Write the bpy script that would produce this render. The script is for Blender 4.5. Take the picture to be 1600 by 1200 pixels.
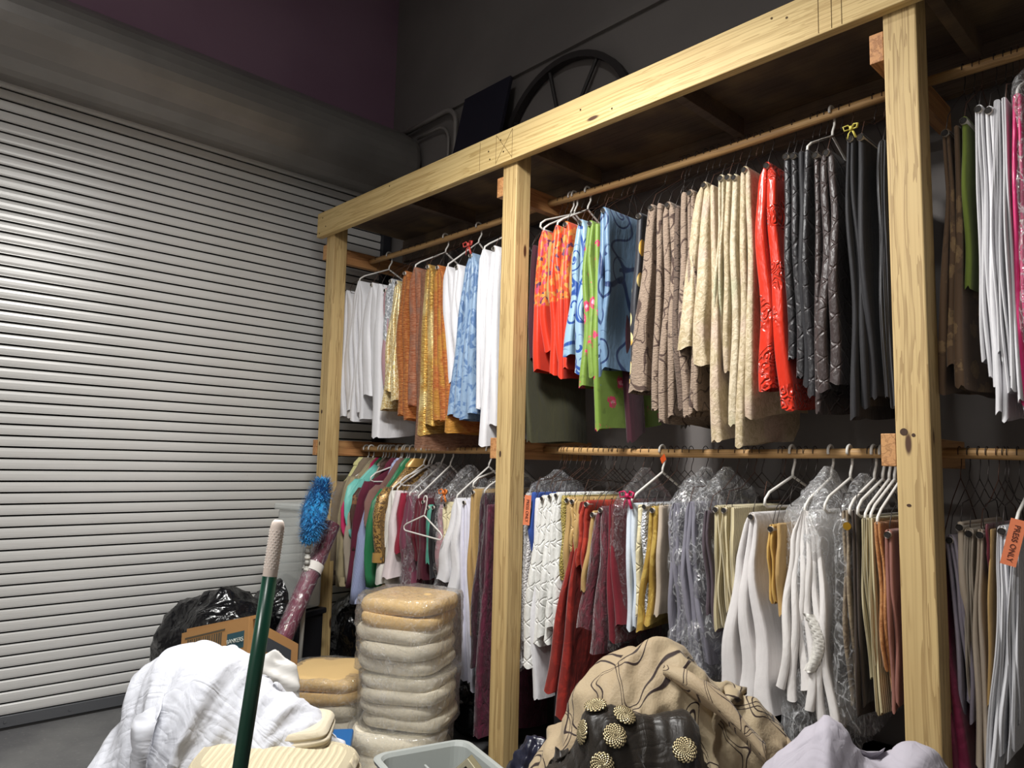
import bpy, math, random
import numpy as np
from mathutils import Matrix, Vector

for o in list(bpy.data.objects):
    bpy.data.objects.remove(o, do_unlink=True)
SC = bpy.context.scene
COL = SC.collection
PI = math.pi

# ------------------------------------------------------------------ camera
CAM_H = 1.318
cd = bpy.data.cameras.new('camera')
cd.sensor_width = 36.0
cd.lens = 1146.71 / 1600 * 36.0
cd.clip_start = 0.02
cam = bpy.data.objects.new('camera', cd)
COL.objects.link(cam)
_r, _u, _f = (0.69269, 0.72083, 0.02406), (0.0598, -0.09065, 0.99409), (-0.71875, 0.68715, 0.1059)
cam.matrix_world = Matrix(((_r[0], _u[0], -_f[0], 0), (_r[1], _u[1], -_f[1], 0),
                           (_r[2], _u[2], -_f[2], CAM_H), (0, 0, 0, 1)))
SC.camera = cam

# ------------------------------------------------------------------ world, exposure
w = bpy.data.worlds.new('room_dark')
SC.world = w
w.use_nodes = True
w.node_tree.nodes['Background'].inputs[0].default_value = (0.30, 0.32, 0.36, 1)
w.node_tree.nodes['Background'].inputs[1].default_value = 0.02
SC.view_settings.view_transform = 'Standard'
SC.view_settings.look = 'None'
SC.view_settings.gamma = 1.0
SC.view_settings.use_curve_mapping = False
SC.view_settings.exposure = 0.10

# ------------------------------------------------------------------ the lamps of the room (hanging shop lights), the topmost added as fill
LAMPS = [((-1.72, 1.05, 3.00), PI / 2, 80.0), ((-0.95, -1.1, 3.10), 0.0, 44.0), ((-0.9, -0.4, 4.72), 0.0, 40.0)]  # last one is an added lamp that brightens the upper walls
for (lx, ly, lz), rz, pw in LAMPS:
    ld = bpy.data.lights.new('shop_light_tubes', 'AREA')
    ld.shape = 'RECTANGLE'
    ld.size, ld.size_y = 0.62, 0.20
    ld.energy = pw
    ld.color = (1.0, 0.985, 0.955)
    lo = bpy.data.objects.new('shop_light_tubes', ld)
    COL.objects.link(lo)
    lo.location = (lx, ly, lz - 0.05)
    lo.rotation_euler = (0, 0, rz)

# ------------------------------------------------------------------ helpers
def srgb(h):
    h = h.lstrip('#')
    v = [int(h[i:i + 2], 16) / 255 for i in (0, 2, 4)]
    return tuple(x / 12.92 if x <= 0.04045 else ((x + 0.055) / 1.055) ** 2.4 for x in v) + (1.0,)

class NT:
    """small wrapper to wire shader nodes"""
    def __init__(s, name):
        s.m = bpy.data.materials.new(name)
        s.m.use_nodes = True
        s.t = s.m.node_tree
        s.t.nodes.clear()
        s.out = s.t.nodes.new('ShaderNodeOutputMaterial')
    def put(s, sock, v):
        if isinstance(v, bpy.types.NodeSocket):
            s.t.links.new(v, sock)
        elif v is not None:
            sock.default_value = v
    def n(s, ty, ins=None, out=0, **props):
        nd = s.t.nodes.new('ShaderNode' + ty)
        for k, v in props.items():
            setattr(nd, k, v)
        for k, v in (ins or {}).items():
            s.put(nd.inputs[k], v)
        return nd.outputs[out] if out is not None else nd
    def math(s, op, a, b=None, c=None, clamp=False):
        nd = s.t.nodes.new('ShaderNodeMath')
        nd.operation = op
        nd.use_clamp = clamp
        for i, v in enumerate((a, b, c)):
            if v is not None:
                s.put(nd.inputs[i], v)
        return nd.outputs[0]
    def vmath(s, op, a, b=None, out=0):
        nd = s.t.nodes.new('ShaderNodeVectorMath')
        nd.operation = op
        s.put(nd.inputs[0], a)
        if b is not None:
            s.put(nd.inputs[1], b)
        return nd.outputs[out]
    def mix(s, f, a, b, blend='MIX'):
        nd = s.t.nodes.new('ShaderNodeMix')
        nd.data_type = 'RGBA'
        nd.blend_type = blend
        s.put(nd.inputs[0], f)
        s.put(nd.inputs[6], a)
        s.put(nd.inputs[7], b)
        return nd.outputs[2]
    def ramp(s, f, stops, interp='LINEAR'):
        nd = s.t.nodes.new('ShaderNodeValToRGB')
        cr = nd.color_ramp
        cr.interpolation = interp
        while len(cr.elements) < len(stops):
            cr.elements.new(0.5)
        for e, (p, col) in zip(cr.elements, stops):
            e.position = p
            e.color = col if len(col) == 4 else tuple(col) + (1,)
        s.put(nd.inputs[0], f)
        return nd.outputs[0]
    def step(s, f, lo, hi):
        nd = s.t.nodes.new('ShaderNodeMapRange')
        nd.interpolation_type = 'SMOOTHSTEP'
        s.put(nd.inputs[0], f)
        nd.inputs[1].default_value = lo
        nd.inputs[2].default_value = hi
        return nd.outputs[0]
    def obj(s):
        return s.n('TexCoord', out=3)
    def uv(s):
        return s.n('TexCoord', out=2)
    def mapped(s, vec, scale=(1, 1, 1), rot=(0, 0, 0), loc=(0, 0, 0)):
        return s.n('Mapping', {'Vector': vec, 'Scale': scale, 'Rotation': rot, 'Location': loc})
    def noise(s, vec, scale, detail=3, rough=0.5, dist=0.0, out=0):
        return s.n('TexNoise', {'Vector': vec, 'Scale': scale, 'Detail': detail, 'Roughness': rough, 'Distortion': dist}, out=out)
    def bump(s, h, strength=0.3, dist=0.01, normal=None):
        ins = {'Height': h, 'Strength': strength, 'Distance': dist}
        if normal is not None:
            ins['Normal'] = normal
        return s.n('Bump', ins)
    def bsdf(s, **kw):
        nd = s.t.nodes.new('ShaderNodeBsdfPrincipled')
        for k, v in kw.items():
            s.put(nd.inputs[k.replace('_', ' ')], v)
        return nd.outputs[0]
    def done(s, sh):
        s.t.links.new(sh, s.out.inputs[0])
        return s.m

MATS = {}
def plain(name, hexcol, rough=0.5, metal=0.0, bump=0.0, bscale=60.0, var=0.0, spec=0.5):
    if name in MATS:
        return MATS[name]
    t = NT(name)
    co = t.obj()
    c = srgb(hexcol)
    col = c
    if var:
        nz = t.noise(co, 4.0, 4)
        col = t.mix(t.math('MULTIPLY', t.step(nz, .35, .65), var), c, tuple(x * 0.6 for x in c[:3]) + (1,))
    kw = dict(Base_Color=col, Roughness=rough, Metallic=metal, Specular_IOR_Level=spec)
    if bump:
        kw['Normal'] = t.bump(t.noise(co, bscale, 4), bump, 0.004)
    MATS[name] = t.done(t.bsdf(**kw))
    return MATS[name]

def wood(name, light, dark, axis, knots=True, rough=0.62, fine=1.0):
    """sawn softwood, grain running along axis 0/1/2 of the object"""
    if name in MATS:
        return MATS[name]
    t = NT(name)
    co = t.obj()
    sc = [34.0 * fine] * 3
    sc[axis] = .38
    wob = t.noise(t.mapped(co, (1.2, 1.2, 1.2)), 1.6, 2, out=1)
    v = t.vmath('ADD', t.mapped(co, tuple(sc)), t.vmath('SCALE', wob, None))
    v.node.inputs[1].links[0].from_node.inputs[3].default_value = 1.3
    g1 = t.noise(v, 1.0, 3, 0.6)
    sc2 = [150.0] * 3
    sc2[axis] = 1.6
    g2 = t.noise(t.mapped(co, tuple(sc2)), 1.0, 2)
    rings = t.math('FRACT', t.math('MULTIPLY', g1, 4.0))
    ring = t.step(rings, 0.55, 0.98)
    L, D = srgb(light), srgb(dark)
    col = t.mix(t.math('MULTIPLY', ring, 0.62), L, D)
    col = t.mix(t.math('MULTIPLY', t.step(g2, .4, .8), 0.35), col, D)
    big = t.noise(t.mapped(co, (3, 3, 3)), 1.3, 2)
    col = t.mix(t.math('MULTIPLY', t.step(big, .4, .75), 0.30), col, srgb('#bd9d68'))
    if knots:
        ks = [9.0] * 3
        ks[axis] = 2.6
        vo = t.n('TexVoronoi', {'Vector': t.mapped(co, tuple(ks)), 'Scale': 1.0, 'Randomness': 1.0}, out=0)
        col = t.mix(t.step(vo, 0.10, 0.05), col, srgb('#4a2d16'))
    hgt = t.math('ADD', ring, g2)
    MATS[name] = t.done(t.bsdf(Base_Color=col, Roughness=rough, Normal=t.bump(hgt, 0.25, 0.0015)))
    return MATS[name]

def link(o, parent=None):
    COL.objects.link(o)
    if parent is not None:
        o.parent = parent
    return o

def tag(o, label=None, cat=None, group=None, kind=None):
    if label:
        o['label'] = label
    if cat:
        o['category'] = cat
    if group:
        o['group'] = group
    if kind:
        o['kind'] = kind
    return o

def empty(name, loc, label, cat, group=None, rot=(0, 0, 0)):
    o = bpy.data.objects.new(name, None)
    o.empty_display_size = 0.05
    o.location = loc
    o.rotation_euler = rot
    COL.objects.link(o)
    return tag(o, label, cat, group)

class MB:
    """collects geometry for ONE mesh"""
    def __init__(s):
        s.v, s.f, s.uv = [], [], []
    def add(s, vs, fs):
        b = len(s.v)
        s.v.extend([tuple(map(float, p)) for p in vs])
        s.f.extend([tuple(b + i for i in f) for f in fs])
        return s
    def box(s, x0, x1, y0, y1, z0, z1):
        return s.add([(x0, y0, z0), (x1, y0, z0), (x1, y1, z0), (x0, y1, z0), (x0, y0, z1), (x1, y0, z1), (x1, y1, z1), (x0, y1, z1)],
                     [(0, 3, 2, 1), (4, 5, 6, 7), (0, 1, 5, 4), (1, 2, 6, 5), (2, 3, 7, 6), (3, 0, 4, 7)])
    def tube(s, pts, rad, k=8, cap=True, flat=1.0):
        P = [Vector(p) for p in pts]
        n = len(P)
        rr = rad if hasattr(rad, '__len__') else [rad] * n
        d0 = (P[1] - P[0]).normalized()
        ref = Vector((0, 0, 1)) if abs(d0.z) < 0.9 else Vector((1, 0, 0))
        a = d0.cross(ref).normalized()
        rings = []
        for i in range(n):
            d = ((P[min(i + 1, n - 1)] - P[max(i - 1, 0)])).normalized()
            a = (a - d * a.dot(d)).normalized()
            b = d.cross(a)
            rings.append([P[i] + (a * math.cos(2 * PI * j / k) + b * math.sin(2 * PI * j / k) * flat) * rr[i] for j in range(k)])
        base = len(s.v)
        for r in rings:
            s.v.extend([tuple(p) for p in r])
        for i in range(n - 1):
            for j in range(k):
                q = (j + 1) % k
                s.f.append((base + i * k + j, base + i * k + q, base + (i + 1) * k + q, base + (i + 1) * k + j))
        if cap:
            s.f.append(tuple(base + j for j in reversed(range(k))))
            s.f.append(tuple(base + (n - 1) * k + j for j in range(k)))
        return s
    def build(s, name, mat, parent=None, smooth=False, bevel=0.0, loc=None, rot=None):
        me = bpy.data.meshes.new(name)
        me.from_pydata(s.v, [], s.f)
        me.update()
        if smooth:
            me.polygons.foreach_set('use_smooth', [True] * len(me.polygons))
        if mat is not None:
            me.materials.append(mat)
        o = bpy.data.objects.new(name, me)
        if loc is not None:
            o.location = loc
        if rot is not None:
            o.rotation_euler = rot
        link(o, parent)
        if bevel:
            bv = o.modifiers.new('edge', 'BEVEL')
            bv.width = bevel
            bv.segments = 2
            bv.limit_method = 'ANGLE'
        return o

def grid_obj(name, V, mat, parent=None, closed_u=False, smooth=True, uv=None, caps=False, loc=None):
    """V: array rows x cols x 3 -> one mesh"""
    V = np.asarray(V, float)
    R, Cn = V.shape[:2]
    idx = np.arange(R * Cn).reshape(R, Cn)
    if closed_u:
        a = idx; b = np.roll(idx, -1, 1)
        q = np.stack([a[:-1], b[:-1], b[1:], a[1:]], -1).reshape(-1, 4)
    else:
        q = np.stack([idx[:-1, :-1], idx[:-1, 1:], idx[1:, 1:], idx[1:, :-1]], -1).reshape(-1, 4)
    faces = q.tolist()
    if caps:
        faces.append(idx[0].tolist()[::-1])
        faces.append(idx[-1].tolist())
    me = bpy.data.meshes.new(name)
    me.from_pydata(V.reshape(-1, 3).tolist(), [], faces)
    me.update()
    if uv is not None:
        UV = np.asarray(uv, float).reshape(-1, 2)
        lay = me.uv_layers.new(name='cloth_metres')
        li = np.empty(len(me.loops), dtype=np.int32)
        me.loops.foreach_get('vertex_index', li)
        lay.data.foreach_set('uv', UV[li].ravel())
    if smooth:
        me.polygons.foreach_set('use_smooth', [True] * len(me.polygons))
    if mat is not None:
        me.materials.append(mat)
    o = bpy.data.objects.new(name, me)
    if loc is not None:
        o.location = loc
    return link(o, parent)

def crease(P, seed, freq, n=7, sharp=True):
    """sum of folded waves: crumpled-film like relief, about -1..1"""
    rg = np.random.default_rng(seed)
    s = np.zeros(P.shape[:-1])
    for i in range(n):
        k = rg.normal(size=3)
        k /= np.linalg.norm(k)
        ph = rg.uniform(0, 6.28)
        fr = freq * rg.uniform(0.6, 1.8)
        x = P @ k * fr + ph + 0.8 * np.sin(P @ np.roll(k, 1) * fr * 0.5 + ph * 2)
        s += (1 - 2 * np.abs(np.sin(x))) if sharp else np.sin(x)
    return s / n

# ------------------------------------------------------------------ structure: the room
concrete = NT('concrete_floor')
_co = concrete.obj()
_n = concrete.noise(_co, 2.2, 6, 0.6)
_n2 = concrete.noise(_co, 55.0, 4)
_c = concrete.mix(concrete.step(_n, .3, .7), srgb('#5a5a5c'), srgb('#747473'))
_c = concrete.mix(concrete.math('MULTIPLY', concrete.step(_n2, .55, .75), .35), _c, srgb('#8f8e8c'))
M_floor = concrete.done(concrete.bsdf(Base_Color=_c, Roughness=0.75, Normal=concrete.bump(_n2, .15, .003)))

def wall_mat(name, a, b):
    t = NT(name)
    co = t.obj()
    nz = t.noise(co, 1.3, 5)
    fine = t.noise(co, 90.0, 3)
    return t.done(t.bsdf(Base_Color=t.mix(t.step(nz, .3, .7), srgb(a), srgb(b)), Roughness=0.8, Normal=t.bump(fine, .1, .002)))
M_wall_l = wall_mat('mauve_wall_paint', '#8a6a80', '#96778c')
M_wall_b = wall_mat('grey_wall_paint', '#6f6a68', '#7b7673')
M_wall_o = wall_mat('pale_wall_paint', '#b5b2ae', '#bdbab6')
M_ceil = wall_mat('ceiling_paint', '#6c6a70', '#77757a')

XL, YB, XR, YF, ZC = -4.30, 2.864, 2.6, -2.6, 4.9
def slab(name, x0, x1, y0, y1, z0, z1, mat):
    return tag(MB().box(x0, x1, y0, y1, z0, z1).build(name, mat), kind='structure')
slab('floor', XL - .1, XR + .1, YF - .1, YB + .1, -0.1, 0.0, M_floor)
slab('wall_left', XL - .1, XL, YF - .1, YB + .1, 0, ZC, M_wall_l)
slab('wall_back', XL, XR, YB, YB + .1, 0, ZC, M_wall_b)
slab('wall_right', XR, XR + .1, YF - .1, YB + .1, 0, ZC, M_wall_o)
slab('wall_front', XL, XR, YF - .1, YF, 0, ZC, M_wall_o)
slab('ceiling', XL - .1, XR + .1, YF - .1, YB + .1, ZC, ZC + .1, M_ceil)
slab('trim_1', XL, XR, YB - .022, YB, 3.60, 3.645, M_wall_b)

# roller door: curtain of slats, guide rail, bottom bar, hood
DX = -4.262
t = NT('door_slat_paint')
_co = t.obj()
_s = t.noise(t.mapped(_co, (1, .6, 6)), 3.0, 5)
_c = t.mix(t.step(_s, .35, .7), srgb('#d6d5d2'), srgb('#e0dfdd'))
_d = t.noise(_co, 140.0, 2)
_c = t.mix(t.step(_d, .74, .80), _c, srgb('#9c968c'))
M_slat = t.done(t.bsdf(Base_Color=_c, Roughness=0.33, Metallic=0.12, Specular_IOR_Level=0.7, Normal=t.bump(t.noise(_co, 25.0, 2), .04, .003)))
M_dark = plain('door_gap_dark', '#1c1b1b', 0.8)
M_bar = plain('bottom_bar_steel', '#74767a', 0.45, 0.6, 0.1)
M_rail = plain('guide_rail_steel', '#33333a', 0.5, 0.4)
M_hood = plain('hood_galvanised', '#9c9894', 0.42, 0.5, 0.15, 12, var=.35)
door = empty('door_1', (DX, 0.6, 0), 'light grey roller door of narrow horizontal slats', None)
del door['label']
door['kind'] = 'structure'
Y0, Y1, PITCH = -1.7, 2.765, 0.055
prof = [(-.004, .0085), (.006, .0085), (.006, .0125), (.0085, .0140), (.0100, .024), (.0105, .038), (.0095, .049), (.006, .0535), (-.004, .0545)]
mb = MB()
for y in (Y0, Y1):
    mb.add([(x, y - 0.6, z) for x, z in prof], [])
k = len(prof)
mb.f = [(i, i + 1, k + i + 1, k + i) for i in range(k - 1)] + [tuple(range(k))[::-1], tuple(range(k, 2 * k))]
slat0 = mb.build('slat', M_slat, door, loc=(0, 0, .064))
for i in range(1, 57):
    s = slat0.copy()
    COL.objects.link(s)
    s.location.z = .064 + PITCH * i
    s.location.x = random.Random(i).uniform(-.0008, .0008)
MB().box(-.034, -.026, Y0 - .6, Y1 - .6, .02, 3.2).build('groove_shade_sheet', M_dark, door)  # dark sheet added behind the slats to stand in for groove shade
bb = MB().box(-.012, .014, Y0 - .6, Y1 - .6, .013, .066).build('bottom_bar', M_bar, door, bevel=.002)
MB().box(-.012, .010, Y0 - .6, Y1 - .6, 0.0, .013).build('rubber_seal', M_dark, door)
for i in range(9):
    yy = 0.20 + .27 * i
    MB().tube([(.012, yy - .0, .04), (.019, yy, .04)], .006, 6).build('bolt', M_bar, bb)
MB().box(-.03, .045, Y1 - .6, Y1 + .06 - .6, 0, 3.35).build('guide_rail', M_rail, door, bevel=.003)
# hood: rolled cover over the coil, six-sided front
hp = [(-.03, 3.13), (.14, 3.10), (.30, 3.17), (.37, 3.31), (.34, 3.46), (.20, 3.56), (-.03, 3.60)]
mb = MB()
for y in (-1.7, 2.85):
    mb.add([(x, y - 0.6, z) for x, z in hp], [])
k = len(hp)
mb.f = [(i, i + 1, k + i + 1, k + i) for i in range(k - 1)] + [(k - 1, 0, k, 2 * k - 1), tuple(range(k))[::-1], tuple(range(k, 2 * k))]
mb.build('coil_hood', M_hood, door, bevel=.05, smooth=False)

# ------------------------------------------------------------------ the clothes rack
M_pine_z = wood('pine_upright', '#c6ab77', '#8a6c40', 2)
M_pine_x = wood('pine_beam', '#d4ba82', '#a2834a', 0, fine=1.3)
M_cleat = wood('fir_cleat', '#c08a58', '#7c4a26', 1, knots=False)
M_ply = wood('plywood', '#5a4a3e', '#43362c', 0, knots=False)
M_rod = wood('closet_rod_wood', '#ba925f', '#85623b', 0, knots=False)
M_pencil = plain('pencil', '#6b5630', 0.8)
D = 2.16
RODS = {'U': (2.47, 2.553), 'L': (2.47, 1.378)}
rack = empty('clothes_rack', (-2.3, D, 0), 'tall wooden garment rack of sawn posts with two hanging rods and a loft deck', 'rack')
def rp(mbx, name, mat, bevel=.002, **kw):
    o = mbx.build(name, mat, rack, bevel=bevel, **kw)
    o.matrix_parent_inverse = Matrix.Translation((2.3, -D, 0))
    return o
POSTX = [(-3.908, -3.819), (-2.350, -2.261), (-0.729, -0.640), (0.90, 0.989)]
for i, (a, b) in enumerate(POSTX):
    lean = (.02, .0, .0, 0)[i]
    mbx = MB().box(a, b, D, D + .089, 0, 2.78)
    if lean:
        mbx.v = [(x + lean * (1 - z / 2.78) * 1.6, y, z) for x, y, z in mbx.v]
    rp(mbx, 'post', M_pine_z, .004)
    for zc in (2.553, 1.378):
        rp(MB().box(a - .039, a, D + .001, 2.80, zc - .046, zc + .044), 'cleat', M_cleat)
beam = rp(MB().box(-3.962, 1.6, D - .038, D, 2.640, 2.788), 'front_beam', M_pine_x, .003)
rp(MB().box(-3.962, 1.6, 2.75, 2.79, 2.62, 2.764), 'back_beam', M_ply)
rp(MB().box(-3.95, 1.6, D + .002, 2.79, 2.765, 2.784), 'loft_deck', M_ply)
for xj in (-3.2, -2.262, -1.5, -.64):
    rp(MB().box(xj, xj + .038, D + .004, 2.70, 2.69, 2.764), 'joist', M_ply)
for a, b in ((-3.90, -2.36), (-2.36, -.735), (-.735, 1.0)):
    for key, (ry, rz) in RODS.items():
        n = 9
        sag = 0.010 if key == 'L' else .012
        pts = [(a + (b - a) * i / n, ry, rz - sag * 4 * (i / n) * (1 - i / n) * (1 if a > -3 else .7)) for i in range(n + 1)]
        rp(MB().tube(pts, .0165, 14), 'closet_rod', M_rod, 0, smooth=True)
# carpenter's pencil marks and nails on the beam
def mark(pts, r=.0011):
    o = MB().tube(pts, r, 4).build('pencil_mark', M_pencil, rack)
    o.matrix_parent_inverse = Matrix.Translation((2.3, -D, 0))
yb_ = D - .0385
for x in (-2.47, -2.36, -2.255):
    mark([(x, yb_, 2.645), (x, yb_, 2.78)])
mark([(-2.36, yb_, 2.78), (-2.255, yb_, 2.65)])
mark([(-2.255, yb_, 2.78), (-2.36, yb_, 2.65)])
for x in (-.90, -.86, -.83):
    mark([(x, yb_, 2.645), (x, yb_, 2.78)])
M_nail = plain('nail_head', '#4a3a22', .5, .6)
for x, z in ((-3.93, 2.66), (-3.90, 2.75), (-3.86, 2.69), (-3.2, 2.765), (-2.41, 2.72), (-2.40, 2.68), (-2.31, 2.69), (-2.33, 2.75), (-1.86, 2.73), (-1.70, 2.68), (-1.05, 2.76), (-1.0, 2.74)):
    o = MB().tube([(x, yb_, z), (x, yb_ - .001, z)], .004, 8).build('nail', M_nail, rack)
    o.matrix_parent_inverse = Matrix.Translation((2.3, -D, 0))

M_knot = plain('wood_knot', '#3f2817', .7)
for x, z, rx_, rz_ in ((-2.322, 1.352, .006, .014), (-.707, 1.426, .010, .010), (-.683, 1.417, .005, .005), (-.700, 1.228, .006, .004), (-3.862, 1.585, .008, .012), (-3.868, 1.40, .006, .012), (-.740, 1.85, .003, .005)):
    if x < -.73 and x > -1:
        continue
    n_ = 14
    mbk = MB()
    mbk.add([(x + rx_ * math.cos(2 * PI * i / n_), D - .0008, z + rz_ * math.sin(2 * PI * i / n_)) for i in range(n_)] + [(x + rx_ * math.cos(2 * PI * i / n_), D + .001, z + rz_ * math.sin(2 * PI * i / n_)) for i in range(n_)],
            [tuple(range(n_))] + [(i, n_ + i, n_ + (i + 1) % n_, (i + 1) % n_) for i in range(n_)])
    rp(mbk, 'knot', M_knot, 0)

# things up on the loft
M_black = plain('black_board', '#1d1d2c', 0.6)
mb = MB().box(-3.40, -2.985, -.012, .012, 0, .80)
pan = mb.build('black_panel', M_black, loc=(0, 2.625, 2.786), rot=(-.212, 0, 0), bevel=.003)
pan.name = 'display_board'
tag(pan, 'flat dark panel leaning against the wall up on the loft', 'panel')
wheel = empty('wagon_wheel', (-2.60, 2.828, 3.06), 'large dark wagon wheel with thin spokes on the wall above the rack', 'wheel')
M_wheel = plain('wheel_dark_wood', '#2e2a2a', .6, 0, .2)
mb = MB()
rg, nn = .45, 48
ring = []
for i in range(nn):
    a = 2 * PI * i / nn
    for rr, yy in ((rg, -.02), (rg + .035, -.02), (rg + .035, .02), (rg, .02)):
        mb.v.append((math.cos(a) * rr, yy, math.sin(a) * rr))
for i in range(nn):
    j = (i + 1) % nn
    for q in range(4):
        p2 = (q + 1) % 4
        mb.f.append((i * 4 + q, i * 4 + p2, j * 4 + p2, j * 4 + q))
mb.build('rim', M_wheel, wheel)
MB().tube([(0, -.04, 0), (0, .03, 0)], .06, 16).build('hub', M_wheel, wheel)
for i in range(8):
    a = PI / 2 + .25 + i * PI / 4
    MB().tube([(0, 0, 0), (math.cos(a) * rg, 0, math.sin(a) * rg)], .011, 6).build('spoke', M_wheel, wheel)
M_pipe = plain('conduit_paint', '#8f8a86', .5, .2)
pts = [(-4.15, 2.82, 3.575), (-3.72, 2.82, 3.585)] + [(-3.64 + .11 * math.sin(a), 2.82, 3.475 + .11 * math.cos(a)) for a in np.linspace(0, PI / 2, 7)] + [(-3.53, 2.82, 2.4)]
tag(MB().tube(pts, .016, 10).build('conduit_pipe', M_pipe, smooth=True), 'grey conduit pipe bending down the wall beside the door hood', 'pipe')
pts = [(-3.95, 2.83, 3.50)] + [(-3.73 + .12 * math.sin(a), 2.83, 3.38 + .12 * math.cos(a)) for a in np.linspace(0, PI / 2, 7)] + [(-3.61, 2.83, 2.4)]
tag(MB().tube(pts, .010, 10).build('conduit_pipe', M_pipe, smooth=True), 'thinner conduit pipe nested inside the bend of the thicker one', 'pipe')

# the lamp bodies
M_tube = NT('lamp_tube')
M_tube = M_tube.done(M_tube.n('Emission', {'Color': (1, .97, .92, 1), 'Strength': 6.0}))
M_body = plain('lamp_body_white', '#d8d8d6', .5)
for i, ((lx, ly, lz), rz, pw) in enumerate(LAMPS):
    lamp = empty('shop_light', (lx, ly, lz), ('white hanging shop light with two tubes above the white cloth pile', 'white hanging shop light with two tubes behind the camera', 'added white shop light high under the ceiling, brightening the upper walls')[i], 'lamp', rot=(0, 0, rz))
    MB().box(-.36, .36, -.13, .13, .0, .05).build('housing', M_body, lamp, bevel=.01)
    for y in (-.06, .06):
        MB().tube([(-.33, y, -.018), (.33, y, -.018)], .013, 8).build('tube', M_tube, lamp, smooth=True)
    for x in (-.3, .3):
        MB().tube([(x, 0, .05), (x, 0, ZC - lz)], .004, 5).build('chain', M_body, lamp)

# ------------------------------------------------------------------ fabrics
def rnd_tint(t, col, amt=0.10):
    oi = t.n('ObjectInfo', out=5)
    return t.n('HueSaturation', {'Color': col, 'Value': t.math('ADD', t.math('MULTIPLY', oi, amt), 1 - amt * .6)})

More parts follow.
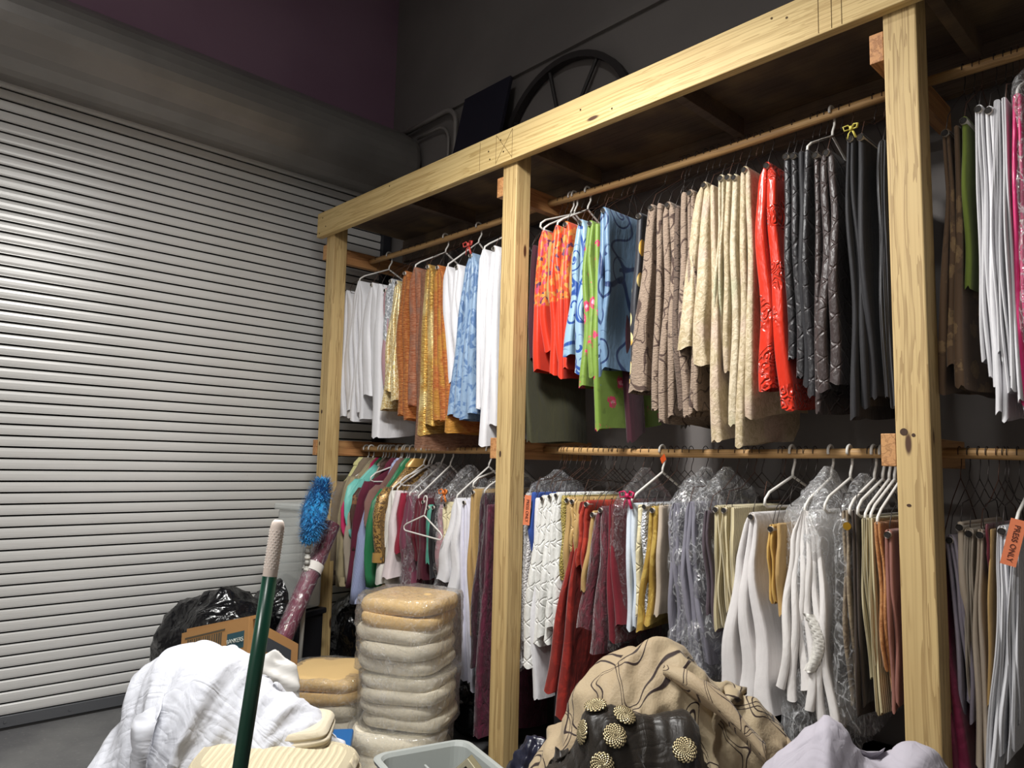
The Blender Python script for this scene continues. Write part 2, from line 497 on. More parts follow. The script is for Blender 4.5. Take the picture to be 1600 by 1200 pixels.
def fabric(key, hexcol, kind='plain', h2=None, h3=None, rough=0.85, alpha=1.0, metal=0.0, sheen=0.15, scale=1.0):
    t = NT('fabric_' + key)
    uv = t.uv()
    co = t.obj()
    c1 = srgb(hexcol)
    c2 = srgb(h2) if h2 else c1
    c3 = srgb(h3) if h3 else c2
    weave = t.noise(t.mapped(uv, (420, 420, 1)), 1.0, 2)
    soft = t.noise(co, 14.0, 3)
    col, h, bs, bd = c1, t.math('ADD', t.math('MULTIPLY', weave, .25), soft), .35, .006
    wrink = None
    if kind == 'plain':
        vert = t.noise(t.mapped(uv, (34, 5, 1)), 1.0, 3, .5, .8)
        h, bs, bd = t.math('ADD', t.math('ADD', t.math('MULTIPLY', weave, .12), t.math('MULTIPLY', soft, .6)), t.math('MULTIPLY', vert, .7)), .5, .009
        col = t.mix(t.math('MULTIPLY', t.step(soft, .4, .7), .12), c1, tuple(x * .82 for x in c1[:3]) + (1,))
    elif kind == 'sheet':
        a_ = t.noise(t.mapped(uv, (7, 16, 1)), 1.0, 2, .4, 1.6)
        b_ = t.noise(t.mapped(uv, (34, 18, 1)), 1.0, 3, .5, 1.2)
        ra_ = t.math('ABSOLUTE', t.math('SUBTRACT', a_, .5))
        rb_ = t.math('ABSOLUTE', t.math('SUBTRACT', b_, .5))
        h, bs, bd = t.math('ADD', t.math('MULTIPLY', ra_, 1.6), t.math('MULTIPLY', rb_, .5)), .42, .014
    elif kind == 'satin':
        n = t.noise(t.mapped(uv, (26, 7, 1)), 1.0, 3, .5, .6)
        h, bs, bd = n, .55, .012
        if h2:
            col = t.mix(t.step(t.noise(uv, 16 * scale, 3, .6, 1.2), .48, .58), c1, c2)
    elif kind == 'crinkle':
        n = t.noise(t.mapped(uv, (28, 150, 1)), 1.0, 3, .6, .5)
        col = t.mix(t.step(n, .35, .68), c1, c2)
        if h3:
            col = t.mix(t.math('MULTIPLY', t.step(t.noise(uv, 6.0, 2), .5, .62), .8), col, c3)
        h, bs, bd = n, .9, .010
    elif kind == 'vine':
        n = t.noise(t.mapped(uv, (60, 200, 1)), 1.0, 3, .6, .3)
        m = t.noise(uv, 9.0 * scale, 1, .3, .8)
        ln = t.step(t.math('ABSOLUTE', t.math('SUBTRACT', m, .5)), .022, .010)
        leaf = t.step(t.noise(uv, 30.0, 1), .66, .70)
        col = t.mix(t.step(n, .3, .7), c1, tuple(x * .72 for x in c1[:3]) + (1,))
        col = t.mix(t.math('MAXIMUM', ln, t.math('MULTIPLY', leaf, .7)), col, c2)
        h, bs, bd = n, .8, .008
    elif kind == 'brocade':
        m = t.noise(uv, 34.0 * scale, 4, .7, 1.5)
        col = t.mix(t.step(m, .44, .58), c1, c2)
        col = t.mix(t.math('MULTIPLY', t.step(t.noise(uv, 5.0, 2), .5, .65), .55), col, c3)
        h, bs, bd = m, .7, .006
    elif kind == 'lace':
        v = t.n('TexVoronoi', {'Vector': uv, 'Scale': 130.0 * scale}, out=0)
        m = t.noise(uv, 60.0, 3)
        col = t.mix(t.step(m, .4, .6), c1, c2)
        h, bs, bd = v, .9, .006
    elif kind == 'floral':
        v = t.n('TexVoronoi', {'Vector': t.vmath('ADD', uv, t.vmath('SCALE', t.noise(uv, 20.0, 2, out=1), None)), 'Scale': 52.0 * scale}, out=1)
        v.node.inputs['Vector'].links[0].from_node.inputs[1].links[0].from_node.inputs[3].default_value = .05
        sep = t.n('SeparateColor', {'Color': v}, out=0)
        col = t.ramp(sep, [(0, c1), (.35, c2), (.6, c3), (.8, srgb('#c98a3a')), (.92, srgb('#5b2b4e'))], 'CONSTANT')
        zc = t.n('SeparateXYZ', {'Vector': co}, out=2)
        col = t.mix(t.step(zc, -.335, -.345), col, srgb('#cf2f10'))
    elif kind == 'flowers':
        v = t.n('TexVoronoi', {'Vector': uv, 'Scale': 13.0 * scale}, out=None)
        r = t.math('ADD', v.outputs[0], t.math('MULTIPLY', t.math('SUBTRACT', t.noise(uv, 70.0, 2), .5), .5))
        col = t.mix(t.step(r, .34, .28), c1, c2)
        col = t.mix(t.step(r, .16, .12), col, c3)
        lf = t.step(t.noise(uv, 26.0, 1), .62, .66)
        col = t.mix(t.math('MULTIPLY', lf, .45), col, tuple(x * .55 for x in c1[:3]) + (1,))
    elif kind == 'scroll':
        v = t.n('TexVoronoi', {'Vector': uv, 'Scale': 8.5 * scale, 'Randomness': .7}, out=None)
        loc = t.vmath('SUBTRACT', uv, v.outputs[2])
        sp = t.n('SeparateXYZ', {'Vector': loc}, out=None)
        r = t.math('MULTIPLY', v.outputs[0], 1.0)
        ang = t.math('DIVIDE', t.math('ARCTAN2', sp.outputs[1], sp.outputs[0]), 6.2832)
        fr = t.math('FRACT', t.math('ADD', t.math('SUBTRACT', t.math('MULTIPLY', r, 4.2), ang), 2.0))
        ln = t.step(t.math('ABSOLUTE', t.math('SUBTRACT', fr, .5)), .13, .09)
        ln = t.math('MULTIPLY', ln, t.step(r, .56, .50))
        core = t.step(r, .13, .09)
        m = t.step(t.math('ABSOLUTE', t.math('SUBTRACT', t.noise(uv, 4.5 * scale, 1, .3, .4), .5)), .022, .012)
        col = t.mix(t.math('MAXIMUM', t.math('MAXIMUM', ln, core), m), c1, c2)
        h = t.math('ADD', t.noise(t.mapped(uv, (30, 12, 1)), 1.0, 3), t.math('MULTIPLY', ln, .3))
        bs, bd = .45, .008
    elif kind == 'embroid':
        m = t.noise(uv, 6.0 * scale, 1, .3, .6)
        d = t.math('ABSOLUTE', t.math('SUBTRACT', t.math('ABSOLUTE', t.math('SUBTRACT', m, .5)), .022))
        ln = t.step(d, .0075, .004)
        m2 = t.noise(t.mapped(uv, (1, 1, 1), (0, 0, 0), (3.1, 7.7, 0)), 5.0 * scale, 1, .3, .6)
        d2 = t.math('ABSOLUTE', t.math('SUBTRACT', t.math('ABSOLUTE', t.math('SUBTRACT', m2, .47)), .024))
        ln = t.math('MAXIMUM', ln, t.step(d2, .0075, .004))
        col = t.mix(t.step(t.noise(uv, 2.0, 3), .3, .7), c1, c3)
        col = t.mix(ln, col, c2)
        h = t.math('ADD', t.noise(t.mapped(uv, (160, 160, 1)), 1.0, 2), ln)
        bs, bd = .4, .004
    elif kind == 'dots':
        v = t.n('TexVoronoi', {'Vector': t.mapped(uv, (1.3, .8, 1)), 'Scale': 14.0 * scale, 'Randomness': .75}, out=0)
        col = t.mix(t.step(v, .40, .36), c1, t.mix(t.step(t.noise(uv, 9.0, 1), .45, .55), c2, c3))
    elif kind == 'pin':
        sp = t.n('SeparateXYZ', {'Vector': t.vmath('ADD', uv, t.vmath('SCALE', t.noise(uv, 9.0, 3, out=1), None))}, out=None)
        sp.inputs[0].links[0].from_node.inputs[1].links[0].from_node.inputs[3].default_value = .06
        a = t.math('ADD', t.math('MULTIPLY', sp.outputs[0], 9.0), t.math('MULTIPLY', sp.outputs[1], 13.0))
        b = t.math('SUBTRACT', t.math('MULTIPLY', sp.outputs[0], 9.0), t.math('MULTIPLY', sp.outputs[1], 13.0))
        la = t.step(t.math('ABSOLUTE', t.math('SUBTRACT', t.math('FRACT', a), .5)), .09, .0)
        lb = t.step(t.math('ABSOLUTE', t.math('SUBTRACT', t.math('FRACT', b), .5)), .09, .0)
        ln = t.math('MAXIMUM', la, lb)
        pk = t.noise(t.mapped(uv, (70, 30, 1)), 1.0, 3)
        h, bs, bd = t.math('ADD', t.math('MULTIPLY', ln, .6), t.math('MULTIPLY', pk, .8)), .7, .007
        if h2:
            col = t.mix(t.math('MULTIPLY', ln, .6), c1, c2)
    elif kind == 'rosette':
        v = t.n('TexVoronoi', {'Vector': t.vmath('ADD', uv, t.vmath('SCALE', t.noise(uv, 14.0, 2, out=1), None)), 'Scale': 20.0}, out=None)
        v.inputs['Vector'].links[0].from_node.inputs[1].links[0].from_node.inputs[3].default_value = .06
        swirl = t.math('SINE', t.math('MULTIPLY', v.outputs[0], 26.0))
        on = t.step(t.noise(uv, 7.0, 1), .50, .56)
        h = t.math('ADD', t.math('MULTIPLY', t.math('MULTIPLY', swirl, on), .6), t.noise(t.mapped(uv, (26, 8, 1)), 1.0, 3))
        bs, bd = .6, .012
    elif kind == 'stripe':
        sp = t.n('SeparateXYZ', {'Vector': uv}, out=None)
        fr = t.math('FRACT', t.math('MULTIPLY', sp.outputs[0], 150.0 * scale))
        col = t.mix(t.step(t.math('ABSOLUTE', t.math('SUBTRACT', fr, .5)), .30, .20), c1, c2)
    elif kind == 'rib':
        sp = t.n('SeparateXYZ', {'Vector': t.vmath('ADD', uv, t.vmath('SCALE', t.noise(uv, 9.0, 2, out=1), None))}, out=None)
        sp.inputs[0].links[0].from_node.inputs[1].links[0].from_node.inputs[3].default_value = .006
        fr = t.math('SINE', t.math('MULTIPLY', sp.outputs[0], 520.0 * scale))
        h, bs, bd = fr, .55, .005
        col = t.mix(t.math('MULTIPLY', t.step(fr, .2, -.9), .45), c1, tuple(x * .6 for x in c1[:3]) + (1,))
    elif kind == 'velvet':
        n = t.noise(t.mapped(uv, (40, 18, 1)), 1.0, 4, .6, 1.0)
        col = t.mix(t.step(n, .35, .7), c1, c2)
        h, bs, bd = n, .8, .012
    elif kind == 'seq':
        v = t.n('TexVoronoi', {'Vector': uv, 'Scale': 160.0 * scale}, out=None)
        sep = t.n('SeparateColor', {'Color': v.outputs[1]}, out=0)
        col = t.mix(t.step(sep, .35, .6), c1, c2)
        h, bs, bd = sep, .9, .006
    if not isinstance(col, tuple):
        col = rnd_tint(t, col, .08)
    elif kind:
        col = rnd_tint(t, t.n('RGB', out=0), .08)
        col.node.inputs['Color'].links[0].from_node.outputs[0].default_value = c1
    nrm = t.bump(h, bs, bd)
    sh = t.bsdf(Base_Color=col, Roughness=rough, Metallic=metal, Sheen_Weight=sheen, Normal=nrm, Specular_IOR_Level=.5 if rough < .6 else .3)
    if alpha < 1:
        tr = t.n('BsdfTranslucent', {'Color': col})
        sh = t.n('MixShader', {0: .3, 1: sh, 2: tr})
        tp = t.n('BsdfTransparent')
        sh = t.n('MixShader', {0: alpha, 1: tp, 2: sh})
    return t.done(sh)

FAB = {
    'white': ('#dedde0',), 'whiteflare': ('#d5d1d0',), 'whitetex': ('#dadade', 'rib', None, None, .85), 'lavwhite': ('#d3d2e0',),
    'bluewhite': ('#cfd8e2',), 'pinkwhite': ('#dccfd0',), 'greywhite': ('#b9b7b9', 'lace', '#cfcdcd', None, .5),
    'gown': ('#dfdbd8', 'satin', None, None, .55), 'ivory': ('#d9d6cf', 'satin', None, None, .45), 'whitepin': ('#dcdcd8', 'pin', '#f2f2ee', None, .6),
    'mauve': ('#b08a90',), 'silver': ('#a9adb4', 'lace', '#d8dade', None, .35, 1.0, .35), 'goldseq': ('#c9ab6b', 'seq', '#efe0b4', None, .35, 1.0, .4),
    'orange': ('#b5612a', 'crinkle', '#d8904a', None, .5, .92), 'peach': ('#c0704a', 'crinkle', '#dc9f7c', '#b3907f', .6, .72),
    'tulle': ('#9c6a4e', 'crinkle', '#b98c70', None, .7, .62), 'goldmet': ('#b9822e', 'crinkle', '#e2be68', '#f2dc9a', .3, 1.0, .5),
    'orangeb': ('#c2642a', 'crinkle', '#e09448', '#d9a040', .45, .9), 'bluesatin': ('#8aa3be', 'satin', '#5876a0', None, .3),
    'olive': ('#3f3e2a', 'satin', None, None, .6), 'maroon': ('#3a1420',), 'khaki': ('#a68a52',),
    'floral': ('#d1481c', 'floral', '#e07a2c', '#b33a5c', .5), 'floralred': ('#e2401a', 'floral', '#d8481c', '#c9702c', .4),
    'scrollpale': ('#8fadc2', 'scroll', '#234a92', None, .35), 'scrollblue': ('#6683a0', 'scroll', '#1f3560', None, .45, 1.0, 0, .1, .8),
    'lime': ('#728f36', 'flowers', '#cf2f5c', '#f2a0b4', .5), 'dots': ('#23242c', 'dots', '#e6d79a', '#d9a742', .5),
    'taupe': ('#9f8a78', 'vine', '#4e3c34', None, .75), 'brownvine': ('#6e5c50', 'vine', '#2a201c', None, .7, 1.0, 0, .1, 1.6),
    'champ': ('#c3b294', 'brocade', '#a99876', '#bfa59a', .55), 'cream2': ('#cbbda2', 'brocade', '#b3a486', '#a9ae8e', .55),
    'redsatin': ('#cc2c12', 'rosette', '#e04a2a', None, .3), 'black': ('#1b1a1e', 'plain', None, None, .6), 'blackpin': ('#1e1c1f', 'pin', '#3a3436', None, .45),
    'brownpin': ('#352a29', 'pin', '#4d403e', None, .42), 'blackrib': ('#232328', 'rib', None, None, .5),
    'brownfloral': ('#5d4733', 'flowers', '#7d6446', '#8d7450', .7), 'olivegreen': ('#66752c',), 'pink': ('#d0246c', 'satin', None, None, .4),
    'crimson': ('#8e1f36',), 'mauvewine': ('#6d3447', 'satin', None, None, .45), 'maroonsatin': ('#5c1424', 'satin', None, None, .35),
    'burgundy': ('#4d1626', 'satin', None, None, .5), 'teal': ('#4c9a86', 'satin', None, None, .5), 'creamlow': ('#d8cda8', 'pin', None, None, .6),
    'tan': ('#b0905c', 'satin', None, None, .6), 'tanquilt': ('#b2925a', 'pin', '#c9ac74', None, .5), 'purplevelvet': ('#2a0f1a', 'velvet', '#40192a', None, .6, 1.0, 0, .25),
    'wine': ('#430d22', 'velvet', '#5e1834', None, .5, 1.0, 0, .2), 'royal': ('#2c4a94',), 'olivegold': ('#8a7a34', 'lace', '#a6944a', None, .5),
    'rust': ('#7e1c14', 'satin', '#94241a', None, .42), 'rustbright': ('#9a2a1c', 'satin', '#b03a28', None, .38),
    'maroonvelvet': ('#3a0b16', 'velvet', '#641528', None, .45, 1.0, 0, .3), 'darkred': ('#6b1522', 'plain'),
    'goldsatin': ('#a8873a', 'satin', '#c4a654', None, .3, 1.0, .25), 'palebeige': ('#b9aa98', 'plain', None, None, .7),
    'greysatin': ('#7c7a86', 'satin', None, None, .35), 'darkmauve': ('#4c4048', 'satin', None, None, .5), 'creamy': ('#cfc29c', 'rib'),
    'yellowgold': ('#c09a50', 'satin', None, None, .5), 'brocade': ('#8a7b66', 'brocade', '#6d5f50', '#9a8a70', .45), 'darkbrown': ('#3a2f28', 'satin', None, None, .5),
    'creamrib': ('#c6bb98', 'rib'), 'copper': ('#b07a48', 'brocade', '#9a6234', '#c49060', .45), 'rose': ('#8a5c52', 'satin', None, None, .5),
    'burgundysat': ('#6e1738', 'satin', '#7e2244', None, .4), 'lavgrey': ('#8f8793', 'satin', None, None, .5), 'beigerib': ('#b6aa9a', 'rib'),
    'paleyellow': ('#c9c48a',), 'greybrown': ('#7a6c5a',), 'khakicoat': ('#a39676', 'rib', None, None, .85, 1.0, 0, .1, .3), 'hotpink': ('#c03060',), 'aqua': ('#74c4b8', 'satin', None, None, .5),
    'greybeige': ('#a89c8c',), 'brownprint': ('#4a3028', 'flowers', '#7c5436', '#26201e', .6), 'maroonshirt': ('#5c1c30',),
    'lavstripe': ('#a9b2d2', 'stripe', '#7d88b0'), 'mauvebrown': ('#7c5c54',), 'green': ('#1f6e44', 'satin', None, None, .45), 'brownseq': ('#5c4428', 'seq', '#b08a4c', None, .35, 1.0, .3),
    'taupeheap': ('#b9a486', 'embroid', '#3a2c2a', '#c9b898', .6, .9), 'blackorg': ('#2e2822', 'sheet', None, None, .40, .76),
    'tulle_white': ('#cdc8d2', 'sheet', None, None, .7, .88), 'sheet': ('#c6c8d0', 'sheet'), 'ribcream': ('#c9bd9f', 'rib', None, None, .85, 1.0, 0, .1, .75), 'creamfold': ('#c9bea6', 'plain'),
}
FABM = {}
def fab(k):
    if k not in FABM:
        FABM[k] = fabric(k, *FAB[k])
    return FABM[k]

# clear film: thin plastic, mostly see-through with sharp reflections
def film_mat(name, clear=.70, tint=(.97, .975, .98, 1), haze=.08, glint_streak=.42):
    t = NT(name)
    co = t.obj()
    n1 = t.noise(t.mapped(co, (1, 1, .6)), 26.0, 4, .6, .8)
    vo = t.n('TexVoronoi', {'Vector': t.vmath('ADD', co, t.vmath('SCALE', t.noise(co, 8.0, 2, out=1), None)), 'Scale': 16.0}, out=0, feature='DISTANCE_TO_EDGE')
    vo.node.inputs['Vector'].links[0].from_node.inputs[1].links[0].from_node.inputs[3].default_value = .12
    h = t.math('ADD', n1, t.math('MULTIPLY', t.step(vo, .0, .10), -.15))
    nrm = t.bump(h, .75, .016)
    gl = t.n('BsdfGlossy', {'Color': (1, 1, 1, 1), 'Roughness': .07, 'Normal': nrm})
    di = t.n('BsdfDiffuse', {'Color': (.92, .93, .95, 1), 'Normal': nrm})
    tl = t.n('BsdfTranslucent', {'Color': (.92, .93, .95, 1), 'Normal': nrm})
    tp = t.n('BsdfTransparent', {'Color': tint})
    fr = t.n('Fresnel', {'IOR': 1.45, 'Normal': nrm})
    m1 = t.noise(t.mapped(co, (1, 1, .5)), 15.0, 2, .5, 1.4)
    m2 = t.noise(t.mapped(co, (1, 1, .6), (.3, .2, .5)), 34.0, 2, .5, 1.0)
    r1 = t.step(t.math('ABSOLUTE', t.math('SUBTRACT', m1, .5)), .035, .0)
    r2 = t.step(t.math('ABSOLUTE', t.math('SUBTRACT', m2, .5)), .045, .0)
    haze = t.math('ADD', t.math('MULTIPLY', t.math('ADD', r1, t.math('MULTIPLY', r2, .6)), glint_streak), haze, clamp=True)  # milky creases, with highlights painted in as white streaks
    base = t.n('MixShader', {0: haze, 1: tp, 2: t.n('MixShader', {0: .5, 1: di, 2: tl})})
    fac = t.math('MINIMUM', t.math('MULTIPLY', fr, 1.5), 1 - clear + .12, clamp=True)
    return t.done(t.n('MixShader', {0: fac, 1: base, 2: gl}))
M_film = film_mat('clear_film')
M_film_t = film_mat('thin_film', .74, (.97, .97, .97, 1), .03, .16)
M_film_h = film_mat('milky_film', .68, (.98, .98, .97, 1), .10, .17)

CLOTHS = [
    ('U',-3.825,2.317,-3.792,1.556,0.118,0.128,2.27,2,'white','W','white tablecloth half hidden behind the left wooden post'),
    ('U',-3.694,2.354,-3.685,1.531,0.113,0.151,2.27,4,'white','P','white pleated tablecloth on the white plastic hanger nearest the roller door'),
    ('U',-3.549,2.319,-3.533,1.622,0.134,0.17,2.27,2,'white','T','smooth white cloth with a curled lower corner'),
    ('U',-3.476,2.3,-3.453,1.434,0.052,0.076,2.27,1,'white','W','long white cloth whose curved hem hangs lowest in the left bay'),
    ('U',-3.409,2.264,-3.394,1.722,0.038,0.044,2.27,1,'mauve','T','narrow dusty pink cloth between white and silver ones'),
    ('U',-3.357,2.31,-3.36,1.847,0.075,0.074,2.27,2,'silver','T','silver lace cloth with a shiny mesh'),
    ('U',-3.3,2.29,-3.305,1.585,0.067,0.12,2.27,3,'goldseq','T','pale gold sequined cloth beside the orange ones'),
    ('U',-3.225,2.331,-3.201,1.53,0.066,0.093,2.27,2,'orange','T','crinkled burnt orange cloth beside the pale gold one'),
    ('U',-3.144,2.338,-3.102,1.578,0.087,0.123,2.27,2,'peach','P','sheer peach organza cloth with crinkled ribs'),
    ('U',-3.075,2.308,-3.012,1.372,0.039,0.086,2.27,1,'tulle','W','rosy brown tulle cloth hanging below the orange ones'),
    ('U',-3.021,2.33,-2.963,1.443,0.066,0.127,2.27,2,'goldmet','T','shiny gold and amber metallic cloth'),
    ('U',-2.939,2.312,-2.83,1.455,0.08,0.13,2.27,3,'orangeb','T','bright orange crinkled organza cloth with gold sheen'),
    ('U',-2.865,2.292,-2.803,1.7,0.073,0.07,2.27,2,'white','P','white cloth on a white plastic hanger right of the orange cloths'),
    ('U',-2.783,2.287,-2.752,1.753,0.065,0.059,2.27,2,'white','T','short white cloth left of the blue satin one'),
    ('U',-2.678,2.326,-2.707,1.518,0.087,0.162,2.27,4,'bluesatin','T','shiny blue patterned satin cloth tied with a red ribbon'),
    ('U',-2.588,2.327,-2.578,1.559,0.061,0.082,2.27,4,'white','P','white cloth in many thin folds left of the middle post'),
    ('U',-2.511,2.328,-2.505,1.389,0.059,0.096,2.27,2,'white','T','long white cloth touching the middle post'),
    ('U',-2.286,2.242,-2.261,1.409,0.029,0.035,2.27,1,'olive','W','long dark olive cloth behind the middle post'),
    ('U',-2.251,2.279,-2.24,1.773,0.028,0.035,2.27,1,'maroon','W','dark maroon cloth in shade beside the middle post'),
    ('U',-2.193,2.334,-2.192,1.718,0.059,0.077,2.27,2,'floral','P','orange floral cloth with a plain red lower band'),
    ('U',-2.149,2.273,-2.142,2.002,0.019,0.019,2.27,1,'khaki','W','small khaki gold cloth between two floral ones'),
    ('U',-2.113,2.34,-2.109,1.693,0.049,0.067,2.27,2,'floralred','P','red orange cloth with a floral panel,second of three'),
    ('U',-2.057,2.344,-2.057,1.676,0.044,0.058,2.27,2,'floral','T','floral orange cloth beside the pale blue satin'),
    ('U',-2.014,2.204,-2.013,1.964,0.018,0.018,2.27,1,'khaki','W','narrow tan cloth peeking out beside the pale blue satin'),
    ('U',-1.974,2.334,-2.0,1.685,0.05,0.091,2.27,2,'scrollpale','T','pale blue satin cloth with royal blue scroll embroidery'),
    ('U',-1.921,2.317,-1.92,1.627,0.035,0.061,2.27,2,'lime','T','lime green cloth with pink flowers'),
    ('U',-1.89,2.296,-1.868,1.453,0.02,0.026,2.27,1,'lime','W','longer lime green floral cloth showing under the blue scroll cloth'),
    ('U',-1.851,2.357,-1.857,1.637,0.047,0.059,2.27,2,'scrollblue','T','slate blue cloth with dark scrolls and a broad flat side'),
    ('U',-1.696,2.305,-1.722,1.631,0.025,0.031,2.3,1,'dots','T','black cloth with large gold dots'),
    ('U',-1.858,2.345,-1.842,1.413,0.02,0.029,2.42,1,'maroon','W','dark maroon cloth hung deep behind the green floral one'),
    ('U',-1.6,2.334,-1.6,1.468,0.018,0.026,2.45,1,'darkbrown','W','dark brown cloth added behind the taupe ones to darken the gap'),  # added to darken the bright patch of back wall
    ('U',-1.617,2.312,-1.664,1.596,0.033,0.083,2.27,1,'taupe','T','taupe crinkled cloth with dark vines,first of the taupe group'),
    ('U',-1.582,2.308,-1.599,1.525,0.023,0.031,2.27,1,'taupe','W','narrow taupe crinkled cloth,second of the taupe group'),
    ('U',-1.541,2.304,-1.548,1.477,0.051,0.061,2.27,2,'taupe','T','broad taupe crinkled cloth with a paper clip above it'),
    ('U',-1.502,2.277,-1.499,1.522,0.02,0.03,2.27,1,'brownvine','W','dark brown vine patterned cloth among the taupe ones'),
    ('U',-1.474,2.324,-1.472,1.498,0.025,0.029,2.27,1,'taupe','W','taupe cloth just right of the dark vine patterned one'),
    ('U',-1.444,2.326,-1.435,1.508,0.03,0.042,2.27,2,'taupe','T','taupe cloth next to the champagne brocade'),
    ('U',-1.385,2.34,-1.424,1.675,0.058,0.115,2.27,2,'champ','T','wide champagne brocade cloth flaring at its hem'),
    ('U',-1.356,2.32,-1.324,1.406,0.018,0.044,2.27,1,'champ','W','longer champagne cloth with a ruffled low hem'),
    ('U',-1.318,2.348,-1.338,1.605,0.023,0.03,2.27,2,'cream2','T','thin ivory brocade cloth,leftmost of three narrow ones'),
    ('U',-1.29,2.343,-1.301,1.643,0.02,0.022,2.27,1,'champ','T','thin champagne cloth in the middle of three narrow ones'),
    ('U',-1.265,2.336,-1.28,1.46,0.022,0.033,2.27,1,'cream2','T','thin ivory brocade cloth,rightmost of three narrow ones'),
    ('U',-1.226,2.353,-1.236,1.388,0.041,0.065,2.27,2,'champ','T','long ivory brocade cloth left of the red satin'),
    ('U',-1.144,2.345,-1.142,1.509,0.064,0.102,2.27,2,'redsatin','T','bright red satin cloth with ruffled rosettes'),
    ('U',-1.076,2.357,-1.074,1.673,0.02,0.026,2.27,1,'blackpin','T','black pintucked cloth right beside the red satin'),
    ('U',-1.052,2.352,-1.05,1.609,0.02,0.027,2.27,1,'blackpin','T','black pintucked cloth,second from the red satin'),
    ('U',-1.028,2.349,-1.029,1.577,0.019,0.025,2.27,1,'black','W','plain black cloth,third from the red satin'),
    ('U',-1.007,2.347,-1.009,1.545,0.019,0.027,2.27,1,'blackpin','P','black pintucked cloth on a white plastic hanger'),
    ('U',-0.977,2.332,-0.984,1.494,0.017,0.02,2.27,1,'brownpin','T','dark brown pintucked cloth left of the widest dark one'),
    ('U',-0.942,2.33,-0.939,1.558,0.045,0.074,2.27,2,'brownpin','T','widest dark brown cloth with diagonal pintucks'),
    ('U',-0.868,2.354,-0.865,1.471,0.025,0.045,2.27,2,'black','T','black cloth on an upright paper tube'),
    ('U',-0.837,2.348,-0.821,1.532,0.019,0.025,2.27,1,'black','T','black cloth with a yellow tie at its hanger'),
    ('U',-0.775,2.308,-0.783,1.504,0.027,0.035,2.27,3,'blackrib','W','ribbed black cloth against the right wooden post'),
    ('U',-0.605,2.288,-0.617,1.535,0.019,0.053,2.27,2,'brownfloral','T','brown cloth with faint tan flowers past the right post'),
    ('U',-0.578,2.289,-0.579,1.549,0.014,0.028,2.27,1,'brownfloral','W','narrow brown cloth next to the olive green one'),
    ('U',-0.558,2.309,-0.566,1.825,0.014,0.018,2.27,1,'olivegreen','T','short olive green cloth in the right bay'),
    ('U',-0.521,2.33,-0.528,1.553,0.02,0.032,2.27,3,'white','T','white cloth next to the olive green one'),
    ('U',-0.497,2.318,-0.507,1.459,0.02,0.032,2.27,2,'white','T','longest white cloth of the upper right bay'),
    ('U',-0.478,2.33,-0.487,1.534,0.015,0.026,2.27,4,'white','W','white cloth in many folds in the upper right bay'),
    ('U',-0.462,2.331,-0.465,1.506,0.012,0.02,2.27,2,'white','W','white cloth beside the pink one in plastic'),
    ('U',-0.431,2.331,-0.449,1.46,0.023,0.03,2.27,2,'pink','P','bright pink cloth under clear plastic film'),
    ('L',-3.273,1.148,-3.309,0.665,0.059,0.106,2.27,2,'ivory','P','ivory satin cloth right of the brown sequined garment'),
    ('L',-3.227,1.15,-3.247,0.706,0.04,0.069,2.27,1,'pinkwhite','P','pinkish white cloth beside the ivory satin'),
    ('L',-3.185,1.139,-3.193,0.833,0.034,0.045,2.27,1,'crimson','W','narrow crimson cloth in the lower left bay'),
    ('L',-3.117,1.129,-3.112,0.628,0.078,0.109,2.27,2,'mauvewine','P','wine coloured cloth inside crumpled plastic film'),
    ('L',-3.04,1.12,-3.047,0.722,0.054,0.075,2.27,2,'maroonsatin','P','maroon satin cloth behind the dangling hanger'),
    ('L',-2.986,1.119,-2.984,0.73,0.037,0.052,2.27,1,'burgundy','T','burgundy cloth behind the dangling hanger'),
    ('L',-2.943,1.093,-2.942,0.813,0.026,0.031,2.27,1,'teal','T','thin teal ribbon-like cloth beside the black one'),
    ('L',-2.902,1.096,-2.892,0.742,0.046,0.06,2.27,2,'black','T','black cloth left of the cream one with an orange bow'),
    ('L',-2.851,1.099,-2.842,0.748,0.035,0.049,2.27,1,'mauve','W','dusty mauve cloth under plastic beside the cream one'),
    ('L',-2.812,1.113,-2.798,0.754,0.039,0.048,2.27,2,'creamlow','T','cream quilted cloth with an orange bow'),
    ('L',-2.736,1.136,-2.771,0.695,0.062,0.153,2.27,2,'white','P','white cloth with pressed creases and a slanting hem'),
    ('L',-2.669,1.133,-2.638,0.275,0.06,0.063,2.27,3,'lavwhite','T','long pale lavender white cloth near the middle post'),
    ('L',-2.607,1.184,-2.6,0.531,0.041,0.053,2.27,2,'tan','T','tan cloth left of the dark purple velvet'),
    ('L',-2.539,1.169,-2.546,0.401,0.048,0.078,2.27,2,'purplevelvet','P','dark purple velvet cloth under plastic'),
    ('L',-2.507,1.119,-2.512,0.114,0.026,0.05,2.27,1,'wine','W','long wine red cloth reaching down beside the middle post'),
    ('L',-2.258,1.183,-2.247,0.469,0.039,0.045,2.27,2,'greywhite','T','grey white cloth carrying an orange tag,next to the middle post'),
    ('L',-2.223,1.187,-2.224,0.947,0.023,0.027,2.27,1,'royal','W','royal blue cloth showing beside the white pintucked ones'),
    ('L',-2.2,1.164,-2.198,0.346,0.023,0.033,2.27,1,'white','W','long plain white cloth below the pintucked ones'),
    ('L',-2.162,1.177,-2.202,0.474,0.048,0.089,2.27,2,'whitepin','T','white pintucked cloth,longest of three'),
    ('L',-2.118,1.187,-2.136,0.589,0.04,0.065,2.27,2,'whitepin','T','white pintucked cloth in the middle of three'),
    ('L',-2.082,1.194,-2.083,0.639,0.032,0.053,2.27,2,'whitepin','T','white pintucked cloth next to the olive gold edge'),
